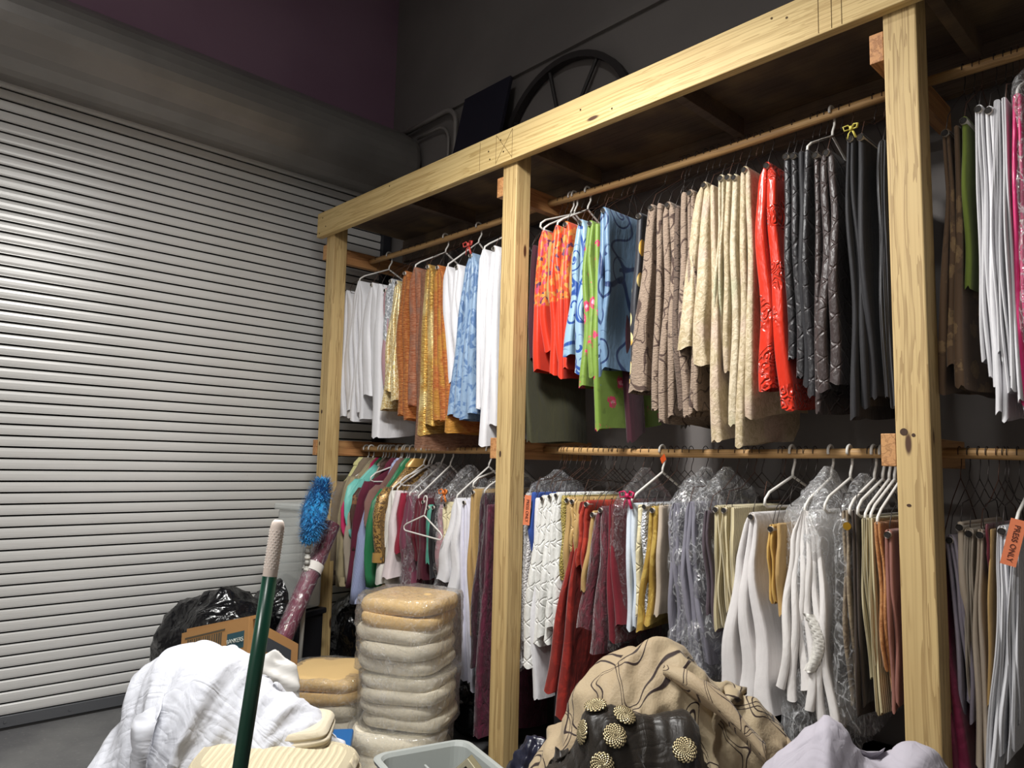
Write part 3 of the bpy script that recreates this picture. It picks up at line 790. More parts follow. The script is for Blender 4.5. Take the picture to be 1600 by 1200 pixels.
    ('L',-2.05,1.182,-2.049,0.85,0.021,0.024,2.27,1,'olivegold','W','olive gold cloth right of the white pintucked ones'),
    ('L',-2.021,1.178,-2.025,0.836,0.024,0.031,2.27,1,'tan','T','tan cloth,left one of three beside the rust red'),
    ('L',-1.994,1.175,-1.998,0.864,0.028,0.034,2.27,2,'tanquilt','T','tan quilted cloth in the middle of three'),
    ('L',-1.966,1.163,-1.975,0.91,0.02,0.02,2.27,1,'tan','W','tan cloth touching the rust red ones'),
    ('L',-1.946,1.162,-2.061,0.315,0.024,0.11,2.27,2,'rust','W','long rust red taffeta cloth reaching nearly to the floor'),
    ('L',-1.919,1.169,-1.957,0.862,0.037,0.04,2.27,2,'rustbright','T','shorter rust red cloth with shiny folds'),
    ('L',-1.886,1.13,-1.92,0.825,0.016,0.026,2.27,1,'tan','T','narrow tan strip between rust red and maroon'),
    ('L',-1.847,1.15,-1.887,0.602,0.058,0.141,2.27,2,'maroonvelvet','T','maroon crushed velvet cloth with a wide hem'),
    ('L',-1.8,1.16,-1.76,0.659,0.025,0.054,2.27,2,'darkred','W','dark red cloth right of the crushed velvet'),
    ('L',-1.705,1.171,-1.701,0.709,0.042,0.044,2.27,2,'bluewhite','P','bluish white cloth with a magenta tie on its white hanger'),
    ('L',-1.667,1.166,-1.667,0.768,0.018,0.02,2.27,1,'creamlow','W','thin cream cloth between bluish white and silver'),
    ('L',-1.638,1.175,-1.641,0.772,0.023,0.026,2.27,1,'silver','T','silver brocade cloth left of the gold satin'),
    ('L',-1.603,1.165,-1.646,0.719,0.034,0.062,2.27,2,'goldsatin','T','gold satin cloth twisted like a sash'),
    ('L',-1.573,1.169,-1.585,0.781,0.019,0.025,2.27,1,'palebeige','W','pale beige sheer cloth right of the gold satin'),
    ('L',-1.51,1.182,-1.509,0.623,0.043,0.068,2.27,3,'greysatin','W','grey satin gown in clear plastic,left one of two'),
    ('L',-1.446,1.19,-1.432,0.593,0.047,0.07,2.27,3,'greysatin','W','grey satin gown in clear plastic,right one of two'),
    ('L',-1.38,1.163,-1.377,0.766,0.023,0.029,2.27,2,'darkmauve','W','dark mauve cloth beside the cream ones'),
    ('L',-1.343,1.183,-1.336,0.774,0.022,0.026,2.27,2,'creamy','T','cream ribbed cloth with a round tube end,leftmost of three'),
    ('L',-1.311,1.183,-1.302,0.827,0.022,0.021,2.27,2,'creamy','T','cream ribbed cloth in the middle of three'),
    ('L',-1.283,1.18,-1.278,0.893,0.017,0.019,2.27,1,'creamy','W','cream ribbed cloth right behind the flared white one'),
    ('L',-1.213,1.168,-1.238,0.544,0.041,0.197,2.27,3,'whiteflare','T','large white cloth spreading wide towards its hem'),
    ('L',-1.145,1.134,-1.14,0.893,0.02,0.021,2.27,2,'yellowgold','T','yellow gold cloth right of the flared white one'),
    ('L',-1.123,1.139,-1.115,0.858,0.015,0.019,2.27,1,'tan','W','tan gold cloth beside the white gown'),
    ('L',-1.037,1.185,-1.04,0.556,0.09,0.183,2.27,6,'gown','P','white gown with a ruched band inside clear plastic'),
    ('L',-0.913,1.193,-0.897,0.64,0.021,0.027,2.27,2,'brocade','W','grey gold brocade cloth right of the white gown'),
    ('L',-0.887,1.195,-0.874,0.61,0.017,0.023,2.27,2,'darkbrown','W','dark brown cloth with a gold button'),
    ('L',-0.856,1.175,-0.845,0.723,0.02,0.021,2.27,3,'creamrib','P','cream ribbed cloth,first past the dark brown one'),
    ('L',-0.84,1.176,-0.828,0.632,0.013,0.017,2.27,2,'creamy','P','longer cream cloth beside the copper jacquard'),
    ('L',-0.822,1.166,-0.806,0.697,0.02,0.026,2.27,2,'copper','P','copper gold jacquard cloth'),
    ('L',-0.791,1.147,-0.787,0.649,0.023,0.025,2.27,2,'rose','T','dusty rose brown cloth against the right post'),
    ('L',-0.657,1.106,-0.637,0.496,0.011,0.069,2.27,2,'burgundysat','W','burgundy cloth low behind the right post'),
    ('L',-0.634,1.146,-0.61,0.629,0.03,0.036,2.27,3,'lavgrey','T','lavender grey cloth on a large tube beside the right post'),
    ('L',-0.608,1.182,-0.597,0.876,0.015,0.019,2.27,1,'palebeige','T','pale beige cloth on a worn yellowed tube'),
    ('L',-0.587,1.167,-0.588,0.715,0.023,0.026,2.27,4,'beigerib','T','beige ribbed cloth in several folds'),
    ('L',-0.561,1.166,-0.58,0.546,0.015,0.029,2.27,2,'palebeige','T','long beige cloth left of the maroon sliver'),
    ('L',-0.545,1.181,-0.546,1.043,0.009,0.009,2.27,1,'maroonsatin','W','maroon sliver of cloth between beige and white'),
    ('L',-0.536,1.168,-0.559,0.723,0.007,0.009,2.27,1,'tan','W','thin tan cloth touching the thick white one'),
    ('L',-0.511,1.18,-0.556,0.53,0.024,0.046,2.27,3,'whitetex','T','thick textured white cloth on a wide tube end'),
    ('L',-0.481,1.179,-0.515,0.594,0.021,0.03,2.27,3,'whitetex','P','textured white cloth with an orange tag at the right edge'),
]
SHIRTS = [
    (-3.852,1.129,-3.883,0.628,0.079,'paleyellow','pale yellow shirt closest to the roller door'),
    (-3.798,1.169,-3.835,0.587,0.099,'greybrown','grey brown jacket behind the blue duster'),
    (-3.696,1.202,-3.669,0.599,0.116,'khakicoat','khaki coat sleeve with a cuff button'),
    (-3.668,1.116,-3.633,0.870,0.034,'hotpink','hot pink top squeezed beside the khaki coat'),
    (-3.634,1.189,-3.593,0.873,0.047,'aqua','aqua shirt with a dark jade collar'),
    (-3.596,1.055,-3.617,0.627,0.046,'greybeige','grey beige blouse left of the dark brown print'),
    (-3.570,1.142,-3.548,0.808,0.046,'brownprint','dark brown printed blouse'),
    (-3.515,1.179,-3.576,0.605,0.058,'maroonshirt','maroon shirt left of the lavender striped one'),
    (-3.452,1.116,-3.517,0.528,0.113,'lavstripe','lavender blue pinstriped shirt with a white cuff'),
    (-3.431,1.162,-3.405,0.924,0.044,'mauvebrown','mauve brown shirt behind the green one'),
    (-3.380,1.143,-3.400,0.629,0.055,'green','green satin shirt with a wide sleeve end'),
    (-3.320,1.156,-3.325,0.765,0.090,'brownseq','brown and gold sequined blouse'),
]

# ------------------------------------------------------------------ hangers
M_wire = plain('hanger_wire', '#3f3a38', .45, .7)
M_wire2 = plain('hanger_wire_rusty', '#4a3227', .6, .4)
M_plastic = plain('hanger_white_plastic', '#d9d6d0', .38)
M_paper = plain('paper_tube', '#c9c2b8', .8, 0, .2, 80)
M_hole = plain('tube_hollow', '#1c1816', .9)

def hanger(rod, X, zt, yf, kind, label, tilt=0.0):
    ry, rz = RODS[rod]
    half = ry - yf + .004
    dz = zt - rz
    rw = .0047 if kind == 'P' else .0014
    mat = M_plastic if kind == 'P' else (M_wire if (int(abs(X) * 1000) % 3) else M_wire2)
    name = 'plastic_hanger' if kind == 'P' else 'wire_hanger'
    yaw = (random.Random(int(X * 1000)).uniform(-.10, .10)) if kind == 'W' else 0.0
    h = empty(name, (X, ry, rz), label, 'hanger', 'hangers on the %s rod' % ('upper' if rod == 'U' else 'lower'), rot=(0, 0, yaw))
    R = .0172 + rw
    neck = -.085 if kind == 'P' else -.075
    hook = [(0, 0, neck), (0, .002, neck + .016), (0, R * .9, neck * .45)]
    for a in np.linspace(-.35, 3.5, 12):
        hook.append((0, math.cos(a) * R, math.sin(a) * R))
    MB().tube(hook, rw, 6).build('hook', mat, h, smooth=True)
    q = .018
    fr = [(0, 0, neck), (0, -half + .035, dz + .040), (0, -half + .006, dz + q), (0, -half + .002, dz + .002), (0, -half + .022, dz - .008)]
    fr2 = [(x, -y, z) for x, y, z in reversed(fr)]
    if kind == 'P':
        loop = fr + fr2
    else:
        loop = [(0, 0, neck), (0, -half * .45, neck - .035 + dz * .1), (0, -half + .03, dz + .055), (0, -half + .008, dz + .012), (0, -half + .016, dz - .010)]
        loop = loop + [(x, -y, z) for x, y, z in reversed(loop)]
    MB().tube(loop, rw, 6, cap=False).build('frame', mat, h, smooth=True)
    if kind == 'T':
        tb = MB().tube([(0, -half - .012, dz - .010), (0, half + .012, dz - .010)], .0098, 10, cap=False).build('paper_tube', M_paper, h, smooth=True)
        MB().tube([(0, -half - .0105, dz - .010), (0, half + .0105, dz - .010)], .0078, 8).build('hollow', M_hole, tb)
    return h

# ------------------------------------------------------------------ hanging folded cloths
def drape(name, rod, xt, zt, xb, zb, wt, wb, yf, nf, mat, seed, yb=None, hem=.10, wav=1.0):
    rg = np.random.default_rng(seed)
    ry = RODS[rod][0]
    if yb is None:
        yb = 2 * ry - yf - rg.uniform(0, .03)
    zt += .006
    L = zt - zb
    # cross-section path: nf hairpin folds whose rounded turns face the aisle
    xs, ys, fi, fy = [], [], [], []
    for j in range(nf):
        c0 = -.5 + (j + .5) / nf
        hw = .46 / nf
        off = rg.uniform(0, .022) if j else 0
        for tt in np.linspace(1, 0.03, 7):
            xs.append(c0 - hw); ys.append(tt); fi.append(j); fy.append(off)
        for a in np.linspace(PI * .92, PI * .08, 6):
            xs.append(c0 + hw * math.cos(a)); ys.append(-0.018 * math.sin(a)); fi.append(j); fy.append(off)
        for tt in np.linspace(0.03, 1, 7):
            xs.append(c0 + hw); ys.append(tt); fi.append(j + (.5 if j < nf - 1 and tt > .9 else 0)); fy.append(off)
    xs, ys, fi, fy = map(np.array, (xs, ys, fi, fy))
    d = np.concatenate([[0, .002, .006, .013, .024, .045, .075, .11], np.linspace(.16, 1, 19) * 1.0])
    v = np.concatenate([d[:8] / max(L, .2), np.linspace(max(.16 / L, .13), 1, 19)])
    v = np.minimum(v, 1)
    # hem heights per fold
    hz = np.array([0.0] + [rg.uniform(0, hem) * (1 if L > .3 else .3) for _ in range(nf)])
    rg.shuffle(hz)
    lift = np.interp(fi, np.arange(nf + 1), hz) - hz[:nf].min()
    slope = rg.uniform(-.02, .05) * min(1, L)
    Lp = L - lift - slope * ys + .006 * np.sin(xs * 9 + ys * 5 + seed)
    V = v[:, None]
    below = V * Lp[None, :]
    T = wt + (wb - wt) * V ** 1.2
    cap = np.where(below < .013, 2 * np.sqrt(np.maximum(0, .013 ** 2 - (.013 - np.minimum(below, .013)) ** 2)), .026 + (below - .013) * 1.1)
    T = np.minimum(T, cap)
    cx = xt + (xb - xt) * V
    Y = yf + ys * (yb - yf) + fy * V
    Y = Y - .012 * np.sin(PI * V) * (1 - ys) - (.03 * (wb > wt * 1.6)) * V ** 2 * (1 - ys)
    k1, k2, p1, p2, p3 = rg.uniform(9, 17), rg.uniform(22, 34), *rg.uniform(0, 6.28, 3)
    amp = np.minimum(.35 * T, .012) * wav * np.minimum(1, V * 4)
    X = cx + xs[None, :] * T
    X = X + amp * (np.sin(Y * k1 + p1 + V * 2.2) * .7 + np.sin(Y * k2 + p2 - V * 3) * .35 + np.sin(V * 7 + p3) * .25)
    X = X + .10 * T * np.sin(V * 11 + fi[None, :] * 2.1 + p2) * np.minimum(1, V * 3) * .5
    Y = Y + .006 * np.sin(V * 9 + fi[None, :] * 1.7 + p1) * np.minimum(1, V * 3)
    Z = zt - below
    P = np.stack(np.broadcast_arrays(X, Y, Z), -1)
    seg = np.linalg.norm(np.diff(np.stack([xs * max(wt, wb), ys * (yb - yf)], -1), axis=0), axis=1)
    u = np.concatenate([[0], np.cumsum(seg)]) + rg.uniform(0, 5)
    UV = np.stack(np.broadcast_arrays(u[None, :], below + rg.uniform(0, 5)), -1)
    org = np.array([xt, ry, zt])
    return grid_obj(name, P - org, mat, uv=UV, loc=tuple(org))

GR = {'U': 'folded cloths on the upper rod', 'L': 'folded cloths on the lower rod'}
HK = {'W': 'wire hanger carrying the ', 'T': 'tube hanger carrying the ', 'P': 'plastic hanger carrying the '}
for i, (rod, xt, zt, xb, zb, wt, wb, yf, nf, mk, hg, ph) in enumerate(CLOTHS):
    o = drape('gown' if mk in ('gown', 'greysatin') else 'tablecloth', rod, xt, zt, xb, zb, wt, wb, yf, nf, fab(mk), 100 + i)
    tag(o, ph, 'gown' if mk in ('gown', 'greysatin') else 'cloth', GR[rod])
    hanger(rod, xt, zt, yf, hg, HK[hg] + ph)

# ------------------------------------------------------------------ shirts and jackets in the lower left bay
M_button = plain('shirt_button', '#6c6252', .4)
def shirt(X, zs, xb, zb, wd, mk, ph, seed):
    rg = np.random.default_rng(seed)
    ry, rz = RODS['L']
    m = fab(mk)
    s = empty('shirt', (X, ry, rz), ph, 'shirt', 'shirts and jackets in the lower left bay')
    th = min(max(wd * .75, .03), .10)
    dz = zs - rz
    # body: flat closed loop, shoulder slope from neck to tip
    rows = [(-.065, .045, .5), (-.075, .07, .7), (dz * .55 - .035, .13, .85), (dz, .195, .95), (dz - .05, .205, 1), (dz - .16, .20, 1), (dz - .3, .20, 1.05), (dz - .42, .205, 1.1), (dz - .5, .21, 1.1)]
    nl = 22
    V = []
    for z, hw, tk in rows:
        ring = []
        for j in range(nl):
            a = 2 * PI * j / nl
            cy, cx = math.cos(a), math.sin(a)
            y = hw * (abs(cy) ** .75) * (1 if cy > 0 else -1)
            x = th * .5 * tk * cx * (1 + .25 * math.sin(y * 40 + seed))
            ring.append((x + (xb - X) * .5 * (dz - z if z < dz else 0), y, z + .01 * math.sin(y * 30 + seed)))
        V.append(ring)
    UV = [[(j * .03, -z) for j in range(nl)] for z, _, _ in rows]
    grid_obj('body', V, m, s, closed_u=True, uv=UV)
    # sleeves
    for side in (-1, 1):
        n = 9
        Ls = zs - zb if side < 0 else .5
        V, UV = [], []
        for r in range(n):
            tt = r / (n - 1)
            rad = (.062 - .022 * tt) * (1 if r else .55)
            cz = dz + .012 - Ls * tt
            cy = side * (.178 + .045 * min(1, tt * 2.5) + .01 * math.sin(tt * 5 + seed))
            cxx = (xb - X) * tt * (1 if side < 0 else .3) + .004 * math.sin(tt * 9 + seed)
            ring, u = [], []
            for j in range(14):
                a = 2 * PI * j / 14
                wr = 1 + .12 * math.sin(3 * a + tt * 9 + seed)
                ring.append((cxx + math.cos(a) * th * .42 * wr, cy + math.sin(a) * rad * wr, cz + .004 * math.sin(2 * a)))
                u.append((j * .02, Ls * tt))
            V.append(ring)
            UV.append(u)
        sl = grid_obj('sleeve', V, m, s, closed_u=True, uv=UV, caps=True)
        if side < 0 and wd > .06:
            V = []
            for z, g in ((.05, 1.08), (.02, 1.12), (.0, 1.1)):
                V.append([(xb - X + math.cos(a) * th * .42 * g, -(.223) + math.sin(a) * .043 * g, dz + .012 - Ls + z) for a in np.linspace(0, 2 * PI, 14, endpoint=False)])
            cf = grid_obj('cuff', V, m, sl, closed_u=True)
            MB().tube([(xb - X + th * .46, -.24, dz - Ls + .035), (xb - X + th * .5, -.24, dz - Ls + .035)], .006, 8).build('button', M_button, cf)
    cl = []
    for z, hw in ((-.052, .05), (-.085, .085), (-.10, .09)):
        cl.append([(th * .45 * math.sin(a), hw * math.cos(a), z) for a in np.linspace(0, 2 * PI, 16, endpoint=False)])
    grid_obj('collar', cl, fab('green') if mk == 'aqua' else m, s, closed_u=True)
    return s
for i, (X, zs, xb, zb, wd, mk, ph) in enumerate(SHIRTS):
    shirt(X, zs, xb, zb, wd, mk, ph, 900 + i)
    hanger('L', X, zs - .02, 2.285, 'P', 'plastic hanger inside the ' + ph)

# spare hangers
SPARE = [('L', -2.235, 1.20, 2.30, 'W', 'empty wire hanger crowded right after the middle post'), ('L', -2.13, 1.21, 2.28, 'W', 'empty wire hanger above the white pintucked cloths'),
         ('L', -1.95, 1.20, 2.29, 'W', 'empty wire hanger above the rust red cloth'), ('L', -1.76, 1.20, 2.28, 'W', 'empty wire hanger left of the white hanger with a magenta tie'),
         ('L', -1.17, 1.20, 2.27, 'P', 'heavy white plastic hanger above the flared white cloth'), ('L', -1.09, 1.21, 2.28, 'W', 'empty twisted wire hanger left of the white gown'),
         ('L', -1.20, 1.22, 2.29, 'W', 'empty wire hanger behind the heavy white plastic one'), ('L', -.975, 1.195, 2.27, 'P', 'white plastic hanger sticking out of the gown plastic'),
         ('L', -.90, 1.19, 2.27, 'P', 'white plastic hanger left of the right post, first of the cluster'), ('L', -.875, 1.19, 2.265, 'P', 'white plastic hanger left of the right post, second of the cluster'),
         ('L', -3.50, 1.20, 2.28, 'P', 'white plastic hanger with bare arms above the maroon shirt'), ('L', -3.20, 1.19, 2.27, 'P', 'white plastic hanger with bare arms left of the plastic film'),
         ('L', -2.62, 1.20, 2.27, 'P', 'white plastic hanger with bare arms left of the middle post'),
         ('U', -2.215, 2.36, 2.27, 'P', 'white plastic hanger on the upper rod just past the middle post')]
for s in SPARE:
    hanger(*s)
# the hanger that dangles from another hanger, turned to face the aisle
dh = empty('plastic_hanger', (-2.885, 2.20, 1.145), 'white plastic hanger dangling face-on from another hanger in the left bay', 'hanger', rot=(0, .10, .10))
dh.scale = (.74, .74, .95)
hk = [(0, 0, -.10), (.004, 0, -.085), (.012, 0, -.045)] + [(math.cos(a) * .017 - .004, 0, -.02 + math.sin(a) * .02) for a in np.linspace(-.4, 3.4, 9)]
MB().tube(hk, .0042, 6).build('hook', M_plastic, dh, smooth=True)
lp = [(0, 0, -.10), (-.165, 0, -.165), (-.185, 0, -.18), (-.18, 0, -.195), (-.165, 0, -.20), (.165, 0, -.20), (.18, 0, -.195), (.185, 0, -.18), (.165, 0, -.165), (0, 0, -.10)]
MB().tube(lp, .0045, 6, cap=False).build('frame', M_plastic, dh, smooth=True)

# ------------------------------------------------------------------ clear garment bags over some of the hanging cloths
def garment_bag(X, wd, zneck, zsh, zbot, label, seed, lean=0.0, yf=2.25, yb=2.66, rod='L', amp=.022, mat=None, neckw=.05):
    rg = np.random.default_rng(seed)
    ry = RODS[rod][0]
    R, Cn = 46, 64
    v = np.linspace(0, 1, R)
    zs_ = [zneck, zneck - .02, zsh + .03, zsh - .02, zbot]
    zz = np.interp(v, [0, .06, .26, .34, 1], zs_)
    hy = np.interp(v, [0, .06, .26, .34, 1], [.02, neckw, (yb - yf) * .40, (yb - yf) * .5, (yb - yf) * .52])
    hx = np.interp(v, [0, .06, .26, .34, 1], [.012, .02, wd * .40, wd * .5, wd * .56])
    a = np.linspace(0, 2 * PI, Cn, endpoint=False)
    ca, sa = np.cos(a), np.sin(a)
    Y = (yf + yb) / 2 * np.ones((R, Cn)) + hy[:, None] * np.sign(ca) * np.abs(ca) ** .6
    X_ = X + lean * (zneck - zz)[:, None] + hx[:, None] * np.sign(sa) * np.abs(sa) ** .7
    Z = np.broadcast_to(zz[:, None], (R, Cn)).copy()
    P = np.stack([X_, Y, Z], -1)
    cr = crease(P * np.array([1, 1, .55]), seed, 26.0, 6) + .6 * crease(P * np.array([1, 1, .6]), seed + 1, 60.0, 6)
    nrm = np.stack([np.broadcast_to(sa, (R, Cn)), np.broadcast_to(ca, (R, Cn)), np.zeros((R, Cn))], -1)
    fade = np.minimum(1, v * 6 + .15)[:, None, None]
    P = P + nrm * (cr[..., None] * amp * fade)
    P[-1, :, 2] += .02 * np.sin(a * 3 + seed)
    org = np.array([X, ry, zneck])
    o = grid_obj('garment_bag', P - org, mat or M_film, closed_u=True, loc=tuple(org))
    return tag(o, label, 'plastic bag', 'clear garment bags on the rods')
garment_bag(-3.11, .13, 1.31, 1.17, .60, 'crumpled clear bag over the wine coloured cloth', 41)
garment_bag(-2.86, .11, 1.30, 1.15, .70, 'clear bag over the dusty mauve cloth behind the dangling hanger', 42)
garment_bag(-2.54, .085, 1.30, 1.20, .36, 'clear bag over the dark purple velvet cloth', 43, mat=M_film_t)
garment_bag(-2.255, .05, 1.29, 1.20, .46, 'clear bag over the grey white cloth beside the middle post', 44, amp=.008)
garment_bag(-1.775, .10, 1.31, 1.17, .64, 'greyish clear bag over the dark red cloth', 45, amp=.010, mat=M_film_t)
garment_bag(-1.50, .14, 1.32, 1.21, .60, 'large crumpled clear bag over the left grey gown', 46, amp=.032, lean=.02)
garment_bag(-1.41, .12, 1.32, 1.21, .56, 'large crumpled clear bag over the right grey gown', 47, amp=.032, lean=-.03)
garment_bag(-1.04, .19, 1.33, 1.19, .46, 'tall clear bag draped over the white gown', 48, amp=.026, mat=film_mat('gown_film', .66, (.98, .98, .98, 1), .20, .42))
garment_bag(-.925, .09, 1.31, 1.19, .56, 'narrow clear bag between the white gown and the brocade', 49, amp=.018)
garment_bag(-.43, .062, 2.49, 2.37, 1.43, 'clear bag over the bright pink cloth', 50, rod='U', amp=.012)

# ------------------------------------------------------------------ tags, bows and ties
M_tag = plain('orange_tag', '#d97a52', .6)
M_ink = plain('tag_ink', '#4a1c14', .7)
def text_mesh(txt, size, mat, parent, loc, rot, name='lettering', depth=.0006):
    cu = bpy.data.curves.new(name, 'FONT')
    cu.body = txt
    cu.size = size
    cu.extrude = depth
    cu.align_x, cu.align_y = 'CENTER', 'CENTER'
    tmp = bpy.data.objects.new(name + '_tmp', cu)
    COL.objects.link(tmp)
    dg = bpy.context.evaluated_depsgraph_get()
    me = bpy.data.meshes.new_from_object(tmp.evaluated_get(dg))
    bpy.data.objects.remove(tmp, do_unlink=True)
    bpy.data.curves.remove(cu)
    me.materials.clear()
    me.materials.append(mat)
    o = bpy.data.objects.new(name, me)
    o.location, o.rotation_euler = loc, rot
    return link(o, parent)
def press_tag(loc, rot, label, Ltag=.125, Wt=.028):
    t_ = empty('paper_tag', loc, label, 'tag', 'orange laundry tags', rot=rot)
    MB().box(-Wt / 2, Wt / 2, -.0006, .0006, -Ltag, 0).build('tag_sheet', M_tag, t_)
    text_mesh('PRESS ONLY', .0172, M_ink, t_, (0, -.0012, -Ltag * .52), (PI / 2, PI / 2, 0))
    return t_
press_tag((-2.222, 2.235, 1.180), (0, .05, .75), 'orange PRESS ONLY tag beside the middle post')
press_tag((-.463, 2.215, 1.205), (0, .24, .2), 'orange PRESS ONLY tag at the right edge', .118, .034)
M_bright = plain('bright_orange_paper', '#e0581c', .6)
o = MB().box(-.022, .022, -.001, .001, -.012, .012).build('paper_tag', M_bright, loc=(-1.678, 2.435, 1.345), rot=(.2, -.4, -.6))
tag(o, 'small bright orange stub clipped below the lower rod', 'tag', 'orange laundry tags')
def bow(name, loc, mat, label, s=1.0, kind='bow'):
    b = empty(name, loc, label, kind)
    for q in (-1, 1):
        pts = [(0, 0, 0), (.012 * q * s, -.008, .014 * s), (.028 * q * s, -.012, .010 * s), (.024 * q * s, -.012, -.006 * s), (0, 0, 0)]
        MB().tube(pts, .005 * s, 6, flat=.5).build('loop', mat, b, smooth=True)
        pts = [(0, 0, 0), (.010 * q * s, -.008, -.02 * s), (.016 * q * s, -.004, -.04 * s)]
        MB().tube(pts, .005 * s, 6, flat=.4).build('tail', mat, b, smooth=True)
    MB().tube([(0, -.008, -.007 * s), (0, -.008, .007 * s)], .007 * s, 8).build('knot', mat, b, smooth=True)
    return b
bow('ribbon_bow', (-2.80, 2.245, 1.165), plain('orange_ribbon', '#d5762e', .5), 'orange ribbon bow on the cream quilted cloth', 1.1)
bow('ribbon_bow', (-1.705, 2.25, 1.203), plain('magenta_ribbon', '#b51f52', .5), 'magenta ribbon knotted around the white plastic hanger', 1.2)
bow('ribbon_bow', (-2.69, 2.26, 2.37), plain('red_ribbon', '#b04038', .5), 'red ribbon tied upright above the blue satin cloth', 1.2)
bow('string_tie', (-.862, 2.262, 2.375), plain('yellow_string', '#c9bd5a', .6), 'yellow string tied to the tube of a black cloth', .8, 'tie')
o = MB().tube([(-.897, 2.243, 1.154), (-.897, 2.238, 1.154)], .012, 12).build('gold_button', plain('gold_button', '#c79a34', .25, .9), smooth=False)
tag(o, 'round gold button on the dark brown cloth', 'button')
# ruched band hanging in the gown
V = []
for i in range(26):
    tt = i / 25
    V.append([(-1.018 + .030 * math.sin(tt * PI) + (j / 9 - .5) * .035, 2.236 - .012 * math.sin(j / 9 * PI) - .004 * math.sin(i * 2.6 + j), .885 - .17 * tt) for j in range(10)])
o = grid_obj('ruched_band', V, fab('ivory'))
tag(o, 'ivory ruched fabric band hanging on the front of the white gown', 'band')

# ------------------------------------------------------------------ loose cloth heaps: a small mass-spring drape, run once
def drop_cloth(n, size, centre, spin, z0, hulls, seed, steps=100, squash=.8, iters=6, aspect=1.0, bend=.03, stick=.9, crump=.022):
    rg = np.random.default_rng(seed)
    nx, ny = n, int(n * aspect)
    rest = size / (nx - 1)
    u, v = np.meshgrid((np.arange(nx) - (nx - 1) / 2) * rest, (np.arange(ny) - (ny - 1) / 2) * rest, indexing='xy')
    c, s = math.cos(spin), math.sin(spin)
    P = np.stack([centre[0] + squash * (u * c - v * s), centre[1] + squash * (u * s + v * c), np.full_like(u, z0)], -1)
    wv = np.zeros(P.shape[:2])
    for q in range(6):
        an, lam = rg.uniform(0, PI), rg.uniform(.10, .22)
        wv += np.sin((P[..., 0] * math.cos(an) + P[..., 1] * math.sin(an)) * 2 * PI / lam + rg.uniform(0, 6.28) + 1.2 * np.sin(P[..., 0] * 9 + q) + 1.2 * np.sin(P[..., 1] * 8 - q))
    P[..., 2] += .030 * wv
    dt, g = .014, np.array([0, 0, -9.8])
    links = []
    for di, dj, k in ((0, 1, 1.), (1, 0, 1.), (1, 1, .5), (1, -1, .5), (0, 2, bend), (2, 0, bend)):
        st = 2 * max(di, abs(dj))
        for q in range(st):
            if di:
                ia, ib = slice(q, ny - di, st), slice(q + di, ny, st)
                if dj >= 0:
                    ja, jb = slice(0, nx - dj), slice(dj, nx)
                else:
                    ja, jb = slice(-dj, nx), slice(0, nx + dj)
            else:
                ia = ib = slice(0, ny)
                ja, jb = slice(q, nx - dj, st), slice(q + dj, nx, st)
            links.append((ia, ja, ib, jb, rest * math.hypot(di, dj), k))
    Q = P.copy()
    Vf = np.zeros_like(Q)
    H = [(np.array(hc), np.array(hr), math.cos(hz), math.sin(hz)) for hc, hr, hz in hulls]
    for st in range(steps):
        Vf += g * dt
        Vf *= .97
        N = Q + Vf * dt
        for it in range(iters):
            for ia, ja, ib, jb, L0, k in links:
                A, B = N[ia, ja], N[ib, jb]
                m0, m1 = min(A.shape[0], B.shape[0]), min(A.shape[1], B.shape[1])
                A, B = A[:m0, :m1], B[:m0, :m1]
                d = B - A
                l = np.sqrt(np.einsum('ijk,ijk->ij', d, d)) + 1e-9
                f = (.5 * k * (l - L0) / l)[..., None] * d
                A += f
                B -= f
        touch = np.zeros(N.shape[:2], bool)
        for hc, hr, hcz, hsz in H:
            d = N - hc
            e = np.stack([d[..., 0] * hcz + d[..., 1] * hsz, -d[..., 0] * hsz + d[..., 1] * hcz, d[..., 2]], -1) / hr
            l = np.sqrt((e * e).sum(-1))
            m = l < 1
            if m.any():
                e2 = e[m] / np.maximum(l[m], .05)[:, None] * hr
                N[m] = hc + np.stack([e2[:, 0] * hcz - e2[:, 1] * hsz, e2[:, 0] * hsz + e2[:, 1] * hcz, e2[:, 2]], 1)
                touch |= m
        m = N[..., 2] < .012
        N[m, 2] = .012
        touch |= m
        Vf = (N - Q) / dt
        Vf[touch] *= .05
        N[touch, :2] = Q[touch, :2] * stick + N[touch, :2] * (1 - stick)
        Q = N
    UV = np.stack([u + seed, v + seed], -1)
    # refine the drape, then add creases along the surface normal
    def finer(G, ax, m=3):
        G = np.moveaxis(G, ax, 0)
        k_ = len(G)
        x = np.linspace(0, k_ - 1, (k_ - 1) * m + 1)
        i = np.minimum(x.astype(int), k_ - 2)
        f = (x - i).reshape((-1,) + (1,) * (G.ndim - 1))
        g0, g1, g2, g3 = G[np.maximum(i - 1, 0)], G[i], G[i + 1], G[np.minimum(i + 2, k_ - 1)]
        R_ = .5 * (2 * g1 + (g2 - g0) * f + (2 * g0 - 5 * g1 + 4 * g2 - g3) * f ** 2 + (3 * g1 - g0 - 3 * g2 + g3) * f ** 3)
        return np.moveaxis(R_, 0, ax)
    Q = finer(finer(Q, 0), 1)
    UV = finer(finer(UV, 0), 1)
    nv = np.cross(np.gradient(Q, axis=1), np.gradient(Q, axis=0))
    nv /= np.linalg.norm(nv, axis=-1, keepdims=True) + 1e-9
    S3 = np.stack([UV[..., 0], UV[..., 1], 0 * UV[..., 0]], -1)
    S3 = S3 * np.array([1.25, .45, 1]) + .05 * np.stack([crease(S3, seed + 8, 9.0, 3, False), crease(S3, seed + 9, 9.0, 3, False), 0 * S3[..., 0]], -1)
